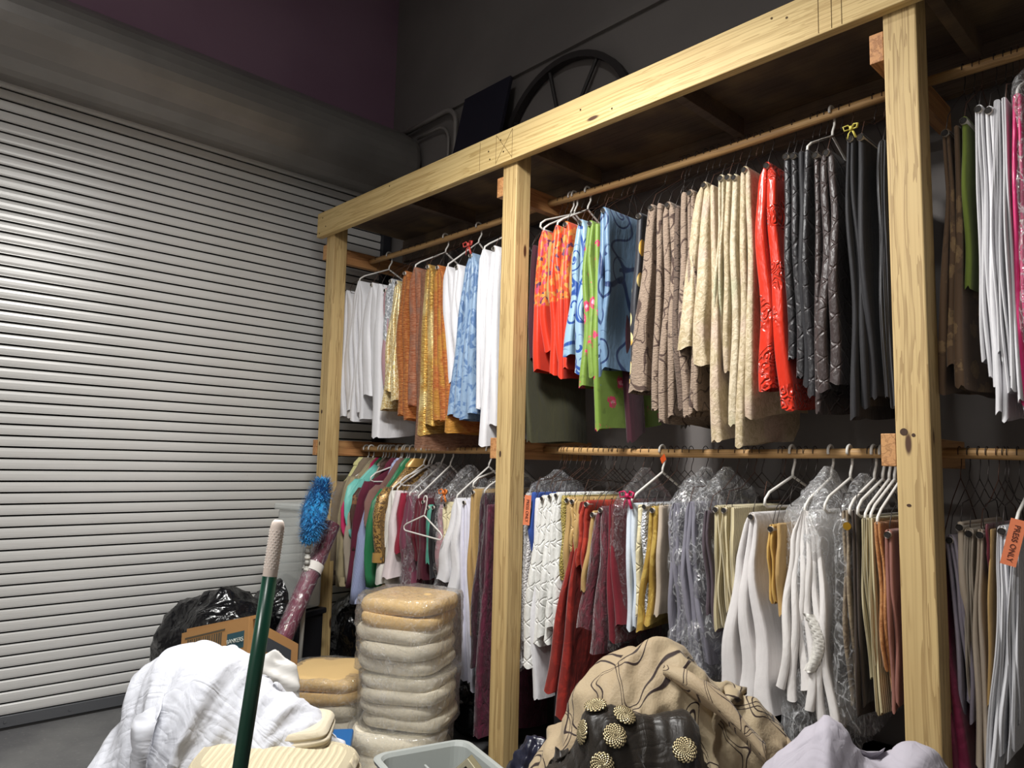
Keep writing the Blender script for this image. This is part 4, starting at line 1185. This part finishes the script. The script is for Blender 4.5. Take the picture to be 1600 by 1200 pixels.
    wr_ = crease(S3, seed + 2, 13.0, 3) + .5 * crease(S3, seed + 4, 30.0, 3) + .22 * crease(S3, seed + 6, 70.0, 4)
    Q = Q + nv * (crump * wr_)[..., None]
    return Q, UV

def cloth_obj(name, P, UV, mat, sub=1, thick=.0025, parent=None):
    org = P.reshape(-1, 3).mean(0)
    org[2] = P[..., 2].min()
    o = grid_obj(name, P - org, mat, parent, uv=UV, loc=tuple(org))
    if thick:
        so = o.modifiers.new('thickness', 'SOLIDIFY')
        so.thickness = thick
    return o

A45 = .806
P, UV = drop_cloth(46, 1.25, (-2.05, .78), .5, .95, [((-2.04, .84, .52), (.235, .20, .32), A45), ((-1.88, .93, .47), (.2, .16, .26), A45), ((-2.10, .68, .35), (.17, .17, .25), 0), ((-1.84, .93, .36), (.24, .18, .29), A45)], 3, squash=.62, steps=110, crump=.032)
o = cloth_obj('white_sheet', P, UV, fab('sheet'))
tag(o, 'crumpled white sheet heaped in the lower left foreground', 'sheet')

def soft_slab(name, cx, cy, z0, h, lx, ly, rz, mat, label, cat, group=None, ex=4.0, seed=1, sag=.01, parent=None, bulge=.5, layers=1):
    """soft rounded block: cushion or folded cloth"""
    Rr, Cn = (15 if layers == 1 else 41), 56
    a = np.linspace(0, 2 * PI, Cn, endpoint=False)
    ca, sa = np.cos(a), np.sin(a)
    rx = np.sign(ca) * np.abs(ca) ** (2 / ex)
    ry_ = np.sign(sa) * np.abs(sa) ** (2 / ex)
    ph = np.linspace(-PI / 2, PI / 2, Rr)
    rows, uvs = [], []
    prof = [(0.0, 0), (.45, 0), (.8, 0)] + [(1 - .06 * (1 - math.cos(p)) * 1.0 - .10 * bulge * (math.sin(p) ** 2), .5 + .5 * math.sin(p)) for p in ph] + [(.8, 1), (.45, 1), (0.0, 1)]
    for q, (r, zz) in enumerate(prof):
        if layers > 1 and .10 < zz < .90:
            r = r * (1 - .05 * abs(math.cos(layers * PI * zz)) ** 6)
        x, y = rx * r * lx / 2, ry_ * r * ly / 2
        crown = .10 * h * (1 - r) * (1 if zz > .5 else -.2)
        z = z0 + zz * h + crown + sag * np.sin(x * 9 + seed) * np.cos(y * 8 + seed * 2)
        wob = 1 + .012 * np.sin(a * 5 + seed + zz * 4)
        rows.append(np.stack([x * wob, y * wob, z - z0], -1))
        uvs.append(np.stack([a * lx * .32, np.full(Cn, q * .012)], -1) if 2 < q < len(prof) - 3 else np.stack([x, y], -1))
    o = grid_obj(name, rows, mat, parent, closed_u=True, uv=uvs, loc=(cx, cy, z0))
    o.rotation_euler = (0, 0, rz)
    if label:
        tag(o, label, cat, group)
    return o
M_carton = plain('kraft_carton', '#a97f52', .8, 0, .15, 40, var=.2)
def crate(name, cx, cy, lx, ly, h, rz, mat, label, cat, lid=True):
    e = empty(name, (cx, cy, 0), label, cat, rot=(0, 0, rz))
    MB().box(-lx / 2, lx / 2, -ly / 2, ly / 2, 0, h).build('body', mat, e, bevel=.008)
    MB().box(-lx / 2 - .012, lx / 2 + .012, -ly / 2 - .012, ly / 2 + .012, h - .03, h).build('rim', mat, e, bevel=.006)
    return e
soft_slab('folded_tablecloth', -1.86, .97, .575, .055, .27, .20, A45 + .1, fab('creamfold'), 'plain cream cloth folded small between ribbed cloth and white sheet', 'cloth', 'folded cloths under the white sheet', 5, 2, layers=3)
soft_slab('folded_tablecloth', -1.745, .90, .465, .125, .40, .27, A45 + .02, fab('ribcream'), 'cream ribbed cloth folded thick under the white sheet', 'cloth', 'folded cloths under the white sheet', 5, 3, layers=4, sag=.014)
soft_slab('folded_tablecloth', -1.74, .90, .375, .095, .42, .30, A45 - .04, fab('sheet'), 'white folded cloth at the bottom of the folded stack', 'cloth', 'folded cloths under the white sheet', 5, 4, layers=4, sag=.014)
crate('carton', -1.86, .84, .50, .42, .372, A45, M_carton, 'brown carton carrying the folded cloths and the white sheet', 'box')

P, UV = drop_cloth(46, 1.25, (-1.15, 1.66), .3, 1.02, [((-1.19, 1.665, .50), (.26, .17, .365), A45), ((-1.03, 1.80, .42), (.22, .16, .32), A45), ((-1.32, 1.50, .40), (.14, .14, .24), A45)], 11, squash=.62, crump=.026)
heap = cloth_obj('embroidered_cloth', P, UV, fab('taupeheap'))
tag(heap, 'beige organza cloth with dark looping embroidery heaped before the rack', 'cloth')
M_dtote = plain('dark_tote_plastic', '#17171b', .5)
crate('storage_tote', -1.15, 1.66, .55, .36, .45, A45, M_dtote, 'dark storage tote under the embroidered beige cloth', 'tote')
P, UV = drop_cloth(42, .95, (-1.06, 1.45), .9, .95, [((-1.07, 1.455, .50), (.24, .12, .275), A45), ((-1.20, 1.33, .38), (.13, .12, .26), A45), ((-.93, 1.55, .38), (.13, .11, .25), A45)], 21, squash=.58, crump=.028)
blk = cloth_obj('black_organza', P, UV, fab('blackorg'))
tag(blk, 'sheer black organza with round gold sequin discs lying in the foreground', 'cloth')
# sequin discs on the organza
t = NT('gold_sequins')
_co = t.obj()
_sp = t.n('SeparateXYZ', {'Vector': _co}, out=None)
_r = t.vmath('LENGTH', _co, out=1)
_an = t.math('ARCTAN2', _sp.outputs[1], _sp.outputs[0])
_rad = t.math('SINE', t.math('ADD', t.math('MULTIPLY', _an, 16.0), t.math('MULTIPLY', _r, 260.0)))
_rin = t.math('SINE', t.math('MULTIPLY', _r, 900.0))
_h = t.math('MULTIPLY', _rad, _rin)
M_disc = t.done(t.bsdf(Base_Color=t.mix(t.step(_h, -.25, .25), srgb('#2c2216'), srgb('#d8c79a')), Metallic=.55, Roughness=.32, Normal=t.bump(_h, .6, .002)))
bme = blk.data
Pv = (P.reshape(-1, 3))
cam_p = np.array([0, 0, CAM_H])
Rm = np.array([_r3 for _r3 in ((0.69269, 0.72083, 0.02406), (0.0598, -0.09065, 0.99409), (-0.71875, 0.68715, 0.1059))])
def spot_on(Pg, wx, wy):
    """foremost point of the draped cloth seen towards the aisle"""
    d = Pg - cam_p
    dep = d @ Rm[2]
    sx_ = 800 + 1146.71 * (d @ Rm[0]) / dep
    sy_ = 600 - 1146.71 * (d @ Rm[1]) / dep
    sc_ = np.where(np.hypot(sx_ - wx, sy_ - wy) < 9, dep, 99.0) + .0005 * np.hypot(sx_ - wx, sy_ - wy)
    i, j = np.unravel_index(np.argmin(sc_), sc_.shape)
    i, j = min(max(i, 3), Pg.shape[0] - 4), min(max(j, 3), Pg.shape[1] - 4)
    nv = np.cross(Pg[i, j + 3] - Pg[i, j - 3], Pg[i + 3, j] - Pg[i - 3, j])
    nv /= np.linalg.norm(nv)
    if nv @ (cam_p - Pg[i, j]) < 0:
        nv = -nv
    return Pg[i, j], nv
for k, (wx, wy) in enumerate([(904, 1140), (958, 1145), (928, 1098), (982, 1112), (1068, 1168), (940, 1192)]):
    p_, n_ = spot_on(P, wx, wy)
    rows = []
    for r, z in ((0.0005, .005), (.010, .0045), (.020, .003), (.026, .001), (.027, -.001)):
        rows.append([(math.cos(a) * r, math.sin(a) * r, z) for a in np.linspace(0, 2 * PI, 26, endpoint=False)])
    dsk = grid_obj('sequin_disc', rows, M_disc, closed_u=True)
    dsk.rotation_mode = 'QUATERNION'
    dsk.rotation_quaternion = Vector(n_).to_track_quat('Z', 'Y')
    dsk.location = Vector(p_) + Vector(n_) * .003 - blk.location
    dsk.parent = blk
crate('storage_tote', -1.06, 1.43, .42, .22, .36, A45, M_dtote, 'dark storage tote under the sheer black organza', 'tote')
# rolled edge of the beige cloth lying over the black organza
ea, eb = np.array([-1.12, 1.63, .80]), np.array([-.86, 1.66, .66])
V = []
for i in range(28):
    tt = i / 27
    c0 = ea + (eb - ea) * tt + np.array([0, 0, .03 * math.sin(tt * PI)])
    w_ = .018 + .018 * math.sin(min(1, tt * 1.2) * PI * .8)
    V.append([(c0[0] + .4 * w_ * math.cos(a), c0[1] - .8 * w_ * math.cos(a), c0[2] + .8 * w_ * math.sin(a) * (1 + .15 * math.sin(3 * a + tt * 14))) for a in np.linspace(0, 2 * PI, 18, endpoint=False)])
UVr = [[(j * .012 + 4.3, i * .012 + 2.1) for j in range(18)] for i in range(28)]
o = grid_obj('rolled_edge', np.array(V) - np.array(heap.location), fab('taupeheap'), heap, closed_u=True, uv=UVr, caps=True)

P, UV = drop_cloth(42, .98, (-.64, 1.62), .2, .98, [((-.69, 1.60, .50), (.16, .12, .31), A45), ((-.59, 1.74, .44), (.17, .12, .33), A45)], 31, squash=.60, crump=.030)
o = cloth_obj('white_tulle', P, UV, fab('tulle_white'))
tag(o, 'stiff white organza bundle at the bottom right foreground', 'cloth')
crate('storage_tote', -.64, 1.64, .44, .30, .40, A45, M_dtote, 'dark storage tote under the stiff white organza', 'tote')

# ------------------------------------------------------------------ chair cushions in clear bags
M_foam = plain('tan_foam', '#d3b27a', .85, 0, .25, 120)
M_cush = plain('cream_cushion', '#ddd4c0', .9, 0, .3, 90)
def film_wrap(cx, cy, z0, h, l, rz, label, seed, amp=.010, ly=None, ex=3.2):
    Rr, Cn = 34, 72
    a = np.linspace(0, 2 * PI, Cn, endpoint=False)
    ca, sa = np.cos(a), np.sin(a)
    rx, ryy = np.sign(ca) * np.abs(ca) ** (2 / ex), np.sign(sa) * np.abs(sa) ** (2 / ex)
    prof = [(r, 0) for r in np.linspace(.3, .95, 6)] + [(1.0, zz) for zz in np.linspace(.03, .97, Rr - 14)] + [(r, 1) for r in np.linspace(.96, 0.02, 8)]
    rows = [np.stack([rx * r * l / 2, ryy * r * (ly or l) / 2, np.full(Cn, zz * h)], -1) for r, zz in prof]
    P = np.array(rows)
    cr = crease(P, seed, 16.0, 6) + .6 * crease(P, seed + 1, 45.0, 6)
    dirn = P - np.array([0, 0, h / 2])
    dirn /= np.linalg.norm(dirn, axis=-1, keepdims=True) + 1e-6
    P = P + dirn * (cr[..., None] * amp + .006)
    P[..., 2] = np.maximum(P[..., 2], .002)
    o = grid_obj('clear_bag', P, M_film_h, closed_u=True, loc=(cx, cy, z0))
    o.rotation_euler = (0, 0, rz)
    return tag(o, label, 'plastic bag', 'clear bags of cushions')
CG = 'square chair cushions in clear bags'
def stack(cx, cy, z, layers, rz, where, l=.36):
    names = []
    for i, (mat, h, nm) in enumerate(layers):
        soft_slab('chair_cushion', cx + .008 * math.sin(i * 2.3 + z * 9), cy + .008 * math.cos(i * 1.7), z, h, l - .01 * (i % 2), l - .012 * ((i + 1) % 2), rz + .05 * math.sin(i * 3 + z * 7), mat, nm + ' ' + where, 'cushion', CG, 3.6, i + int(z * 50), .005, bulge=.35)
        z += h * .97
    return z
sx, sy = -2.575, 1.915
RZ = .55
z1 = stack(sx - .02, sy - .02, .075, [(M_cush, .085, 'lower cream cushion'), (M_cush, .085, 'upper cream cushion')], RZ + .2, 'in the bottom bag of the tall stack', .39)
z2 = stack(sx, sy, z1 + .01, [(M_cush, .052, 'lowest cream cushion'), (M_cush, .052, 'second lowest cream cushion'), (M_cush, .052, 'second highest cream cushion'), (M_cush, .052, 'highest cream cushion')], RZ, 'in the middle bag of the tall stack')
z3 = stack(sx - .015, sy - .01, z2 + .012, [(M_cush, .062, 'bottommost cream cushion'), (M_cush, .062, 'middle cream cushion'), (M_cush, .058, 'uppermost cream cushion'), (M_foam, .052, 'lower tan foam pad'), (M_foam, .062, 'upper tan foam pad')], RZ - .08, 'in the top bag of the tall stack')
film_wrap(sx - .02, sy - .02, .07, z1 - .068, .415, RZ + .2, 'bottom clear bag of the tall cushion stack', 61)
film_wrap(sx, sy, z1 + .006, z2 - z1, .385, RZ, 'middle clear bag of the tall cushion stack', 62)
film_wrap(sx - .01, sy - .005, z2 + .010, z3 - z2, .40, RZ - .08, 'top clear bag of the tall cushion stack with loose edge', 63)
bx_, by_ = -3.02, 1.80
MB_pad = plain('brown_pad', '#5a4a36', .9, 0, .2)
soft_slab('folded_blanket', bx_ + .06, by_, .0, .12, .40, .36, .7, MB_pad, 'brown folded blanket under the low cushion stack', 'blanket', None, 4, 5)
z4 = stack(bx_, by_, .125, [(M_cush, .078, 'lower cream cushion'), (M_cush, .072, 'upper cream cushion'), (M_foam, .050, 'lower tan foam pad'), (M_foam, .060, 'upper tan foam pad')], .75, 'in the low stack by the carton', .385)
film_wrap(bx_, by_, .12, z4 - .12, .41, .75, 'clear bag around the low cushion stack', 64)
stack(-2.36, 1.62, .03, [(M_cush, .075, 'cream cushion alone')], .3, 'in a bag on the floor before the tall stack', .36)
film_wrap(-2.36, 1.62, .02, .12, .40, .3, 'clear bag around the lone cushion on the floor', 65)
crate('plinth_box', sx, sy, .34, .34, .07, RZ, M_dtote, 'low dark box under the tall cushion stack', 'box')

# ------------------------------------------------------------------ bags, carton, roll, duster, mop at the left
def black_bag_mat():
    t = NT('black_bin_liner')
    co = t.obj()
    n1 = t.noise(co, 6.0, 2, .4, 1.6)
    n2 = t.noise(co, 17.0, 2, .4, 1.2)
    return t.done(t.bsdf(Base_Color=srgb('#0d0d10'), Roughness=.22, Specular_IOR_Level=.6, Normal=t.bump(t.math('ADD', n1, t.math('MULTIPLY', n2, .4)), .7, .04)))
M_bin = black_bag_mat()
def lump(name, c, r, rz, mat, label, cat, seed, amp=.05, freq=9.0, group=None, n=6):
    Rr, Cn = 34, 60
    ph = np.linspace(-PI / 2, PI / 2, Rr)[:, None]
    a = np.linspace(0, 2 * PI, Cn, endpoint=False)[None, :]
    U = np.stack(np.broadcast_arrays(np.cos(ph) * np.cos(a), np.cos(ph) * np.sin(a), np.sin(ph)), -1)
    P = U * np.array(r)
    d = crease(P, seed, freq, n) + .5 * crease(P, seed + 3, freq * 2.7, n)
    P = P + U * (d * amp)[..., None]
    P[..., 2] = np.maximum(P[..., 2], -c[2] + .004)
    o = grid_obj(name, P + np.array([0, 0, c[2]]), mat, closed_u=True, loc=(c[0], c[1], 0))
    o.rotation_euler = (0, 0, rz)
    return tag(o, label, cat, group)
BG = 'black bin bags around the rack'
lump('bin_bag', (-3.70, 1.58, .33), (.34, .22, .34), A45, M_bin, 'full black bin bag against the roller door, left of the mop', 'bag', 71, .055, group=BG)
lump('bin_bag', (-3.76, 1.93, .33), (.20, .17, .36), A45, M_bin, 'black bin bag behind the wrapped fabric roll', 'bag', 74, .05, group=BG)
lump('bin_bag', (-3.36, 2.47, .31), (.34, .2, .34), 0, M_bin, 'black bin bag on the floor under the hanging shirts', 'bag', 72, .04, group=BG)
lump('bin_bag', (-2.80, 2.50, .22), (.26, .2, .25), 0, M_bin, 'black bin bag on the floor behind the tall cushion stack', 'bag', 73, .04, group=BG)
lump('bin_bag', (-3.86, 2.45, .26), (.22, .18, .30), 0, M_bin, 'black bin bag wedged in the corner behind the left post', 'bag', 77, .04, group=BG)
crate('storage_tote', -1.90, 2.55, .56, .36, .40, 0, M_dtote, 'added black tote darkening the floor right of the middle post', 'tote')  # this and the next two totes are added to darken the rack floor
crate('storage_tote', -1.22, 2.55, .56, .36, .40, 0, M_dtote, 'added black tote darkening the floor below the flared white cloth', 'tote')
crate('storage_tote', -.32, 2.55, .50, .36, .40, 0, M_dtote, 'added black tote darkening the floor past the right post', 'tote')
lump('net_bundle', (-1.54, 1.60, .40), (.09, .07, .13), A45, plain('dark_net', '#16182a', .3), 'dark glittering net bundle between the tub and the beige heap', 'bundle', 75, .03, 24.0)
crate('plinth_box', -1.50, 1.66, .16, .14, .30, A45, M_dtote, 'small dark box under the glittering net bundle', 'box')

# carton with printed sides, right side sagging
M_kraft = plain('kraft_board', '#b98a55', .8, 0, .12, 50, var=.12)
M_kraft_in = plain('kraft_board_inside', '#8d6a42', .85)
M_label = plain('carton_teal_print', '#2f5560', .7)
M_stripe = plain('carton_grey_print', '#5c5240', .75)
M_wht = plain('print_white', '#cfd2c8', .7)
cA, cC, cB = Vector((-2.815, 1.055, .668)), Vector((-2.478, 1.152, .770)), Vector((-2.588, 1.40, .622))
cD = cA + (cB - cC) * 1.0 + Vector((0, 0, .05))
carton = empty('bankers_carton', (-2.63, 1.22, 0), 'open brown carton with teal label and printed sides behind the white sheet', 'box')
carton.name = 'open_carton'
def cpanel(a, b, name, mat, hgt=None, th=.004, parent=carton, out=0.0, z0=None):
    d = (b - a); d.z = 0; d.normalize()
    nrm = Vector((d.y, -d.x, 0))
    mb_ = MB()
    pa, pb = a + nrm * out, b + nrm * out
    lo = (lambda p: .30) if hgt is None else (lambda p: p.z - hgt)
    vs = [(pa.x, pa.y, lo(pa)), (pb.x, pb.y, lo(pb)), tuple(pb), tuple(pa)]
    vs += [tuple(Vector(q) - nrm * th) for q in vs]
    mb_.add(vs, [(0, 1, 2, 3), (7, 6, 5, 4), (0, 4, 5, 1), (1, 5, 6, 2), (2, 6, 7, 3), (3, 7, 4, 0)])
    o_ = mb_.build(name, mat, parent)
    if parent is carton:
        o_.matrix_parent_inverse = Matrix.Translation((2.63, -1.22, 0))
    return o_
s1 = cpanel(cA, cC, 'side', M_kraft)
s2 = cpanel(cC, cB, 'side', M_kraft)
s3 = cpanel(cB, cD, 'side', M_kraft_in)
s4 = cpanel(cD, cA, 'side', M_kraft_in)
def sub(a, b, f0, f1, d0, d1, name, mat, parent, out=.0012):
    p0, p1 = a.lerp(b, f0) - Vector((0, 0, d0)), a.lerp(b, f1) - Vector((0, 0, d0))
    return cpanel(p0, p1, name, mat, d1 - d0, .001, parent, out)
for f in np.linspace(.10, .60, 16):
    sub(cA, cC, f, f + .014 + .010 * ((f * 97) % 1), .030, .110, 'printed_line', M_stripe, s1)
sub(cA, cC, .06, .66, .020, .026, 'printed_line', M_stripe, s1)
sub(cA, cC, .70, .94, .042, .098, 'printed_label', M_label, s1)
dA = (cC - cA); yawA = math.atan2(dA.y, dA.x)
pl = cA.lerp(cC, .82) - Vector((0, 0, .070))
nn_ = Vector((math.sin(yawA), -math.cos(yawA), 0))
tx = text_mesh('BANKERS', .0205, M_wht, s1, tuple(pl + nn_ * .003), (PI / 2, -.285, yawA))
sub(cC, cB, .10, .85, .035, .085, 'printed_label', plain('carton_slate_print', '#3c4148', .7), s2)
cpanel(cA + Vector((0, 0, .012)), cC + Vector((.01, 0, .004)), 'flap', M_kraft, .012, .03, carton, -.02)
crate('carton', -2.66, 1.22, .32, .26, .298, .5, M_carton, 'plain brown carton underneath the open printed one', 'box')
lump('white_plastic_bag', (-2.43, 1.235, .53), (.085, .05, .15), 1.1, plain('white_bag_plastic', '#d2d0cc', .4), 'crumpled white plastic bag beside the printed carton', 'bag', 76, .035, 16.0)
crate('plinth_box', -2.42, 1.24, .20, .16, .36, .5, M_carton, 'small brown box under the white plastic bag', 'box')

# fabric roll in shrink film
ra, rb_ = Vector((-3.21, 1.455, .03)), Vector((-3.515, 2.06, .965))
roll = empty('fabric_roll', tuple(ra), 'long maroon fabric roll in clear film with a white paper band, leaning on the rack', 'roll')
ax = (rb_ - ra)
Lr = ax.length
qn = ax.to_track_quat('Z', 'Y')
roll.rotation_mode = 'QUATERNION'
roll.rotation_quaternion = qn
MB().tube([(0, 0, 0), (0, 0, Lr)], .043, 24).build('fabric', plain('roll_maroon', '#6d2740', .7), roll, smooth=False)
MB().tube([(0, 0, -.002), (0, 0, Lr + .002)], .016, 14).build('core', M_hole, roll)
V = []
zz = np.linspace(0, Lr, 90)
aa = np.linspace(0, 2 * PI, 36, endpoint=False)
Pg = np.stack(np.broadcast_arrays(np.cos(aa)[None, :] * .046, np.sin(aa)[None, :] * .046, zz[:, None]), -1)
dd = crease(Pg, 81, 60.0, 6) + .5 * crease(Pg, 82, 120., 5)
Pg = Pg + np.stack(np.broadcast_arrays(np.cos(aa)[None, :], np.sin(aa)[None, :], zz[:, None] * 0), -1) * (.0028 * dd + .002)[..., None]
grid_obj('film', Pg, film_mat('roll_film', .66, (.97, .93, .95, 1), .03, .26), roll, closed_u=True)
MB().tube([(0, 0, Lr * .755), (0, 0, Lr * .795)], .0505, 24, cap=False).build('paper_band', plain('band_paper', '#d8d4ce', .7), roll, smooth=True)

# blue fluffy duster on a pole
dt_, db_ = Vector((-3.395, 1.92, 1.165)), Vector((-3.42, 1.878, .935))
dus = empty('duster', (-3.45, 1.86, 0), 'bright blue fluffy duster on a ringed pole in front of the left post', 'duster')
rg = np.random.default_rng(5)
mb = MB()
mb.tube([db_ + (dt_ - db_) * f - Vector((-3.45, 1.86, 0)) for f in (0, .1, .5, .9, 1)], [.02, .055, .066, .055, .02], 12)
axis = dt_ - db_
for i in range(3600):
    f = rg.uniform(-.04, 1.05)
    th_ = rg.uniform(0, 6.283)
    c0 = db_ + axis * f + Vector((.012 * math.sin(f * 9), 0, 0)) - Vector((-3.45, 1.86, 0))
    dirv = Vector((math.cos(th_), math.sin(th_), rg.normal(0, .5) + (f - .5) * 1.4)).normalized()
    rr = .072 * (1 - .55 * abs(f - .5) ** 2.0 * 2) + rg.normal(0, .006)
    b0 = c0 + dirv * (rr * .5)
    side = dirv.cross(Vector((0, 0, 1))).normalized() * .0026
    tip = c0 + dirv * (rr + .012) + Vector(rg.normal(0, .007, 3))
    mid = c0 + dirv * rr * .9 + Vector(rg.normal(0, .004, 3))
    b = len(mb.v)
    mb.v += [tuple(b0 - side), tuple(b0 + side), tuple(mid + side), tuple(mid - side), tuple(tip)]
    mb.f += [(b, b + 1, b + 2, b + 3), (b + 3, b + 2, b + 4)]
t = NT('blue_fluff')
_n = t.noise(t.obj(), 60.0, 3)
M_blue = t.done(t.bsdf(Base_Color=t.mix(t.step(_n, .35, .65), srgb('#0e6aa8'), srgb('#2a9bd8')), Roughness=.8, Sheen_Weight=.4))
mb.build('fluff_head', M_blue, dus)
M_pole = plain('duster_pole', '#a9a7a0', .5)
pb_ = Vector((-3.455, 1.875, .03))
o = MB().tube([pb_ - Vector((-3.45, 1.86, 0)), db_ - Vector((-3.45, 1.86, 0))], .011, 10).build('pole', M_pole, dus, smooth=True)
for i in range(9):
    f = .70 + .032 * i
    c0 = pb_ + (db_ - pb_) * f - Vector((-3.45, 1.86, 0))
    MB().tube([c0, c0 + Vector((.0005, 0, .013))], .015, 10).build('ring', plain('pole_ring_%d' % (i % 2), ('#6f6d68', '#c4c1b9')[i % 2], .5), dus, smooth=True)
# milky bin behind the duster
M_milk = NT('milky_plastic')
_d = M_milk.bsdf(Base_Color=srgb('#c9ccc9'), Roughness=.4)
M_milk = M_milk.done(M_milk.n('MixShader', {0: .55, 1: M_milk.n('BsdfTransparent'), 2: _d}))
bn = empty('storage_bin', (-3.70, 1.98, 0), 'milky see-through plastic bin behind the blue duster', 'bin', rot=(0, 0, .3))
MB().box(-.10, .10, -.08, .08, .52, 1.045).build('body', M_milk, bn, bevel=.02)
MB().box(-.115, .115, -.095, .095, 1.035, 1.07).build('lid', M_milk, bn, bevel=.01)
crate('plinth_box', -3.70, 1.98, .22, .18, .515, .3, M_dtote, 'dark upright box under the milky plastic bin', 'box')

# mop handle in the foreground
ma, mb2, mg = Vector((-1.141, .570, 1.215)), Vector((-1.128, .50, .62)), None
mdir = (mb2 - ma).normalized()
foot = ma + mdir * ((ma.z - .005) / -mdir.z)
mop = empty('mop_handle', tuple(foot), 'dark green pole with a dimpled white rubber grip standing in the foreground', 'pole')
rel = lambda p: p - foot
M_green = plain('green_enamel', '#123a2c', .28)
M_grip = plain('grip_rubber', '#ddcdc2', .7, 0, .1)
pts = [rel(ma + mdir * (Lg)) for Lg in (.09, .3, .7, 1.0, (foot - ma).length)]
MB().tube(pts, .0118, 20).build('pole', M_green, mop, smooth=True)
gp = [(0.0, .006), (.004, .0095), (.012, .0112), (.05, .0113), (.098, .0116), (.100, .0110)]
gr = MB().tube([rel(ma + mdir * l) for l, _ in gp], [r for _, r in gp], 22).build('grip', M_grip, mop, smooth=True)
mbn = MB()
aX = mdir.cross(Vector((0, 0, 1))).normalized() if abs(mdir.z) < .99 else Vector((1, 0, 0))
aX = (Vector((1, 0, 0)) - mdir * mdir.x).normalized()
aY = mdir.cross(aX)
for i in range(15):
    for j in range(12):
        a = 2 * PI * (j + .5 * (i % 2)) / 12
        c0 = rel(ma + mdir * (.018 + .0042 * i)) + (aX * math.cos(a) + aY * math.sin(a)) * .0113
        nr = (aX * math.cos(a) + aY * math.sin(a))
        q_ = .0014
        b = len(mbn.v)
        e1, e2 = mdir * q_, mdir.cross(nr) * q_
        mbn.v += [tuple(c0 - e1), tuple(c0 + e2), tuple(c0 + e1), tuple(c0 - e2), tuple(c0 + nr * .0013)]
        mbn.f += [(b, b + 1, b + 4), (b + 1, b + 2, b + 4), (b + 2, b + 3, b + 4), (b + 3, b, b + 4)]
o = mbn.build('nubs', plain('grip_nubs', '#efe6dc', .6), gr, smooth=True)
tag(o, kind='stuff')

# grey tub, magazine, blue tote
M_tub = plain('grey_tub_plastic', '#a4a9a6', .45, 0, .05)
kx, ky, rzt = -2.02, 1.745, -.26
tub = empty('grey_tub', (kx, ky, 0), 'light grey plastic tub with a rolled rim in the bottom foreground', 'tub', rot=(0, 0, rzt))
Wd, Ln, zr_ = .33, .50, .36
def rrect(w_, l_, r_, z_, n=6, ox=0., oy=0.):
    pts = []
    for cx_, cy_, a0 in ((l_ - r_, -r_, 0), (r_, -r_, PI / 2), (r_, -w_ + r_, PI), (l_ - r_, -w_ + r_, 1.5 * PI)):
        for q in range(n):
            a = a0 + PI / 2 * q / (n - 1)
            pts.append((cx_ + r_ * math.cos(a) + ox, cy_ + r_ * math.sin(a) + oy, z_))
    return pts
def ins(d, z, r_=.05):
    return [(x + d, y - d, zz) for x, y, zz in rrect(Wd - 2 * d, Ln - 2 * d, max(r_ - d * .3, .02), z)]
rows = [ins(.045, .004), ins(.012, zr_ - .03), ins(.008, zr_ - .01), ins(-.008, zr_ - .014), ins(-.010, zr_ - .004), ins(-.004, zr_), ins(.010, zr_), ins(.016, zr_ - .012), ins(.022, zr_ - .10), ins(.05, .012)]
grid_obj('shell', rows, M_tub, tub, closed_u=True, caps=True, smooth=False)
MB().box(.06, Ln - .06, -Wd * .52 - .004, -Wd * .52 + .004, .02, zr_ - .035).build('divider', M_tub, tub, bevel=.003)
M_page = plain('paper_pages', '#cfc8a8', .8)
M_cov = plain('magazine_cover', '#d6d0b4', .6)
mz = empty('magazine', (-1.70, 1.50, .335), 'thick folded magazine with bold black print poking out of the grey tub', 'magazine', rot=(.25, .80, .55))
MB().box(-.09, .09, -.013, .013, -.09, .09).build('page_block', M_page, mz)
cv = MB().box(-.092, .092, -.0155, -.013, -.092, .092).build('cover', M_cov, mz)
for i, (x0, x1, z0, z1) in enumerate(((-.08, .06, .060, .072), (-.08, .03, .036, .050), (-.08, -.02, .008, .026), (-.005, .045, .008, .026), (-.08, .05, -.02, -.008))):
    MB().box(x0, x1, -.0165, -.0155, z0, z1).build('bold_bar', plain('print_black', '#1a1a1a', .6), cv)
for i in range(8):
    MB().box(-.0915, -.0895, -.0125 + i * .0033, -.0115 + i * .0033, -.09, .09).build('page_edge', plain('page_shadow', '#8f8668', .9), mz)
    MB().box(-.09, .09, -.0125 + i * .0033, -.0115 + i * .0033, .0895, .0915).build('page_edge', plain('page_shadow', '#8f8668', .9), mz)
M_bluep = plain('blue_tote_plastic', '#1c5f9e', .45)
bt = empty('blue_tote', (-2.50, 1.40, 0), 'bright blue plastic tote below the low cushion stack', 'tote', rot=(0, 0, .95))
MB().box(-.15, .15, -.10, .10, 0, .27).build('body', M_bluep, bt, bevel=.01)
MB().box(-.165, .165, -.115, .115, .262, .300).build('lid', M_bluep, bt, bevel=.008)
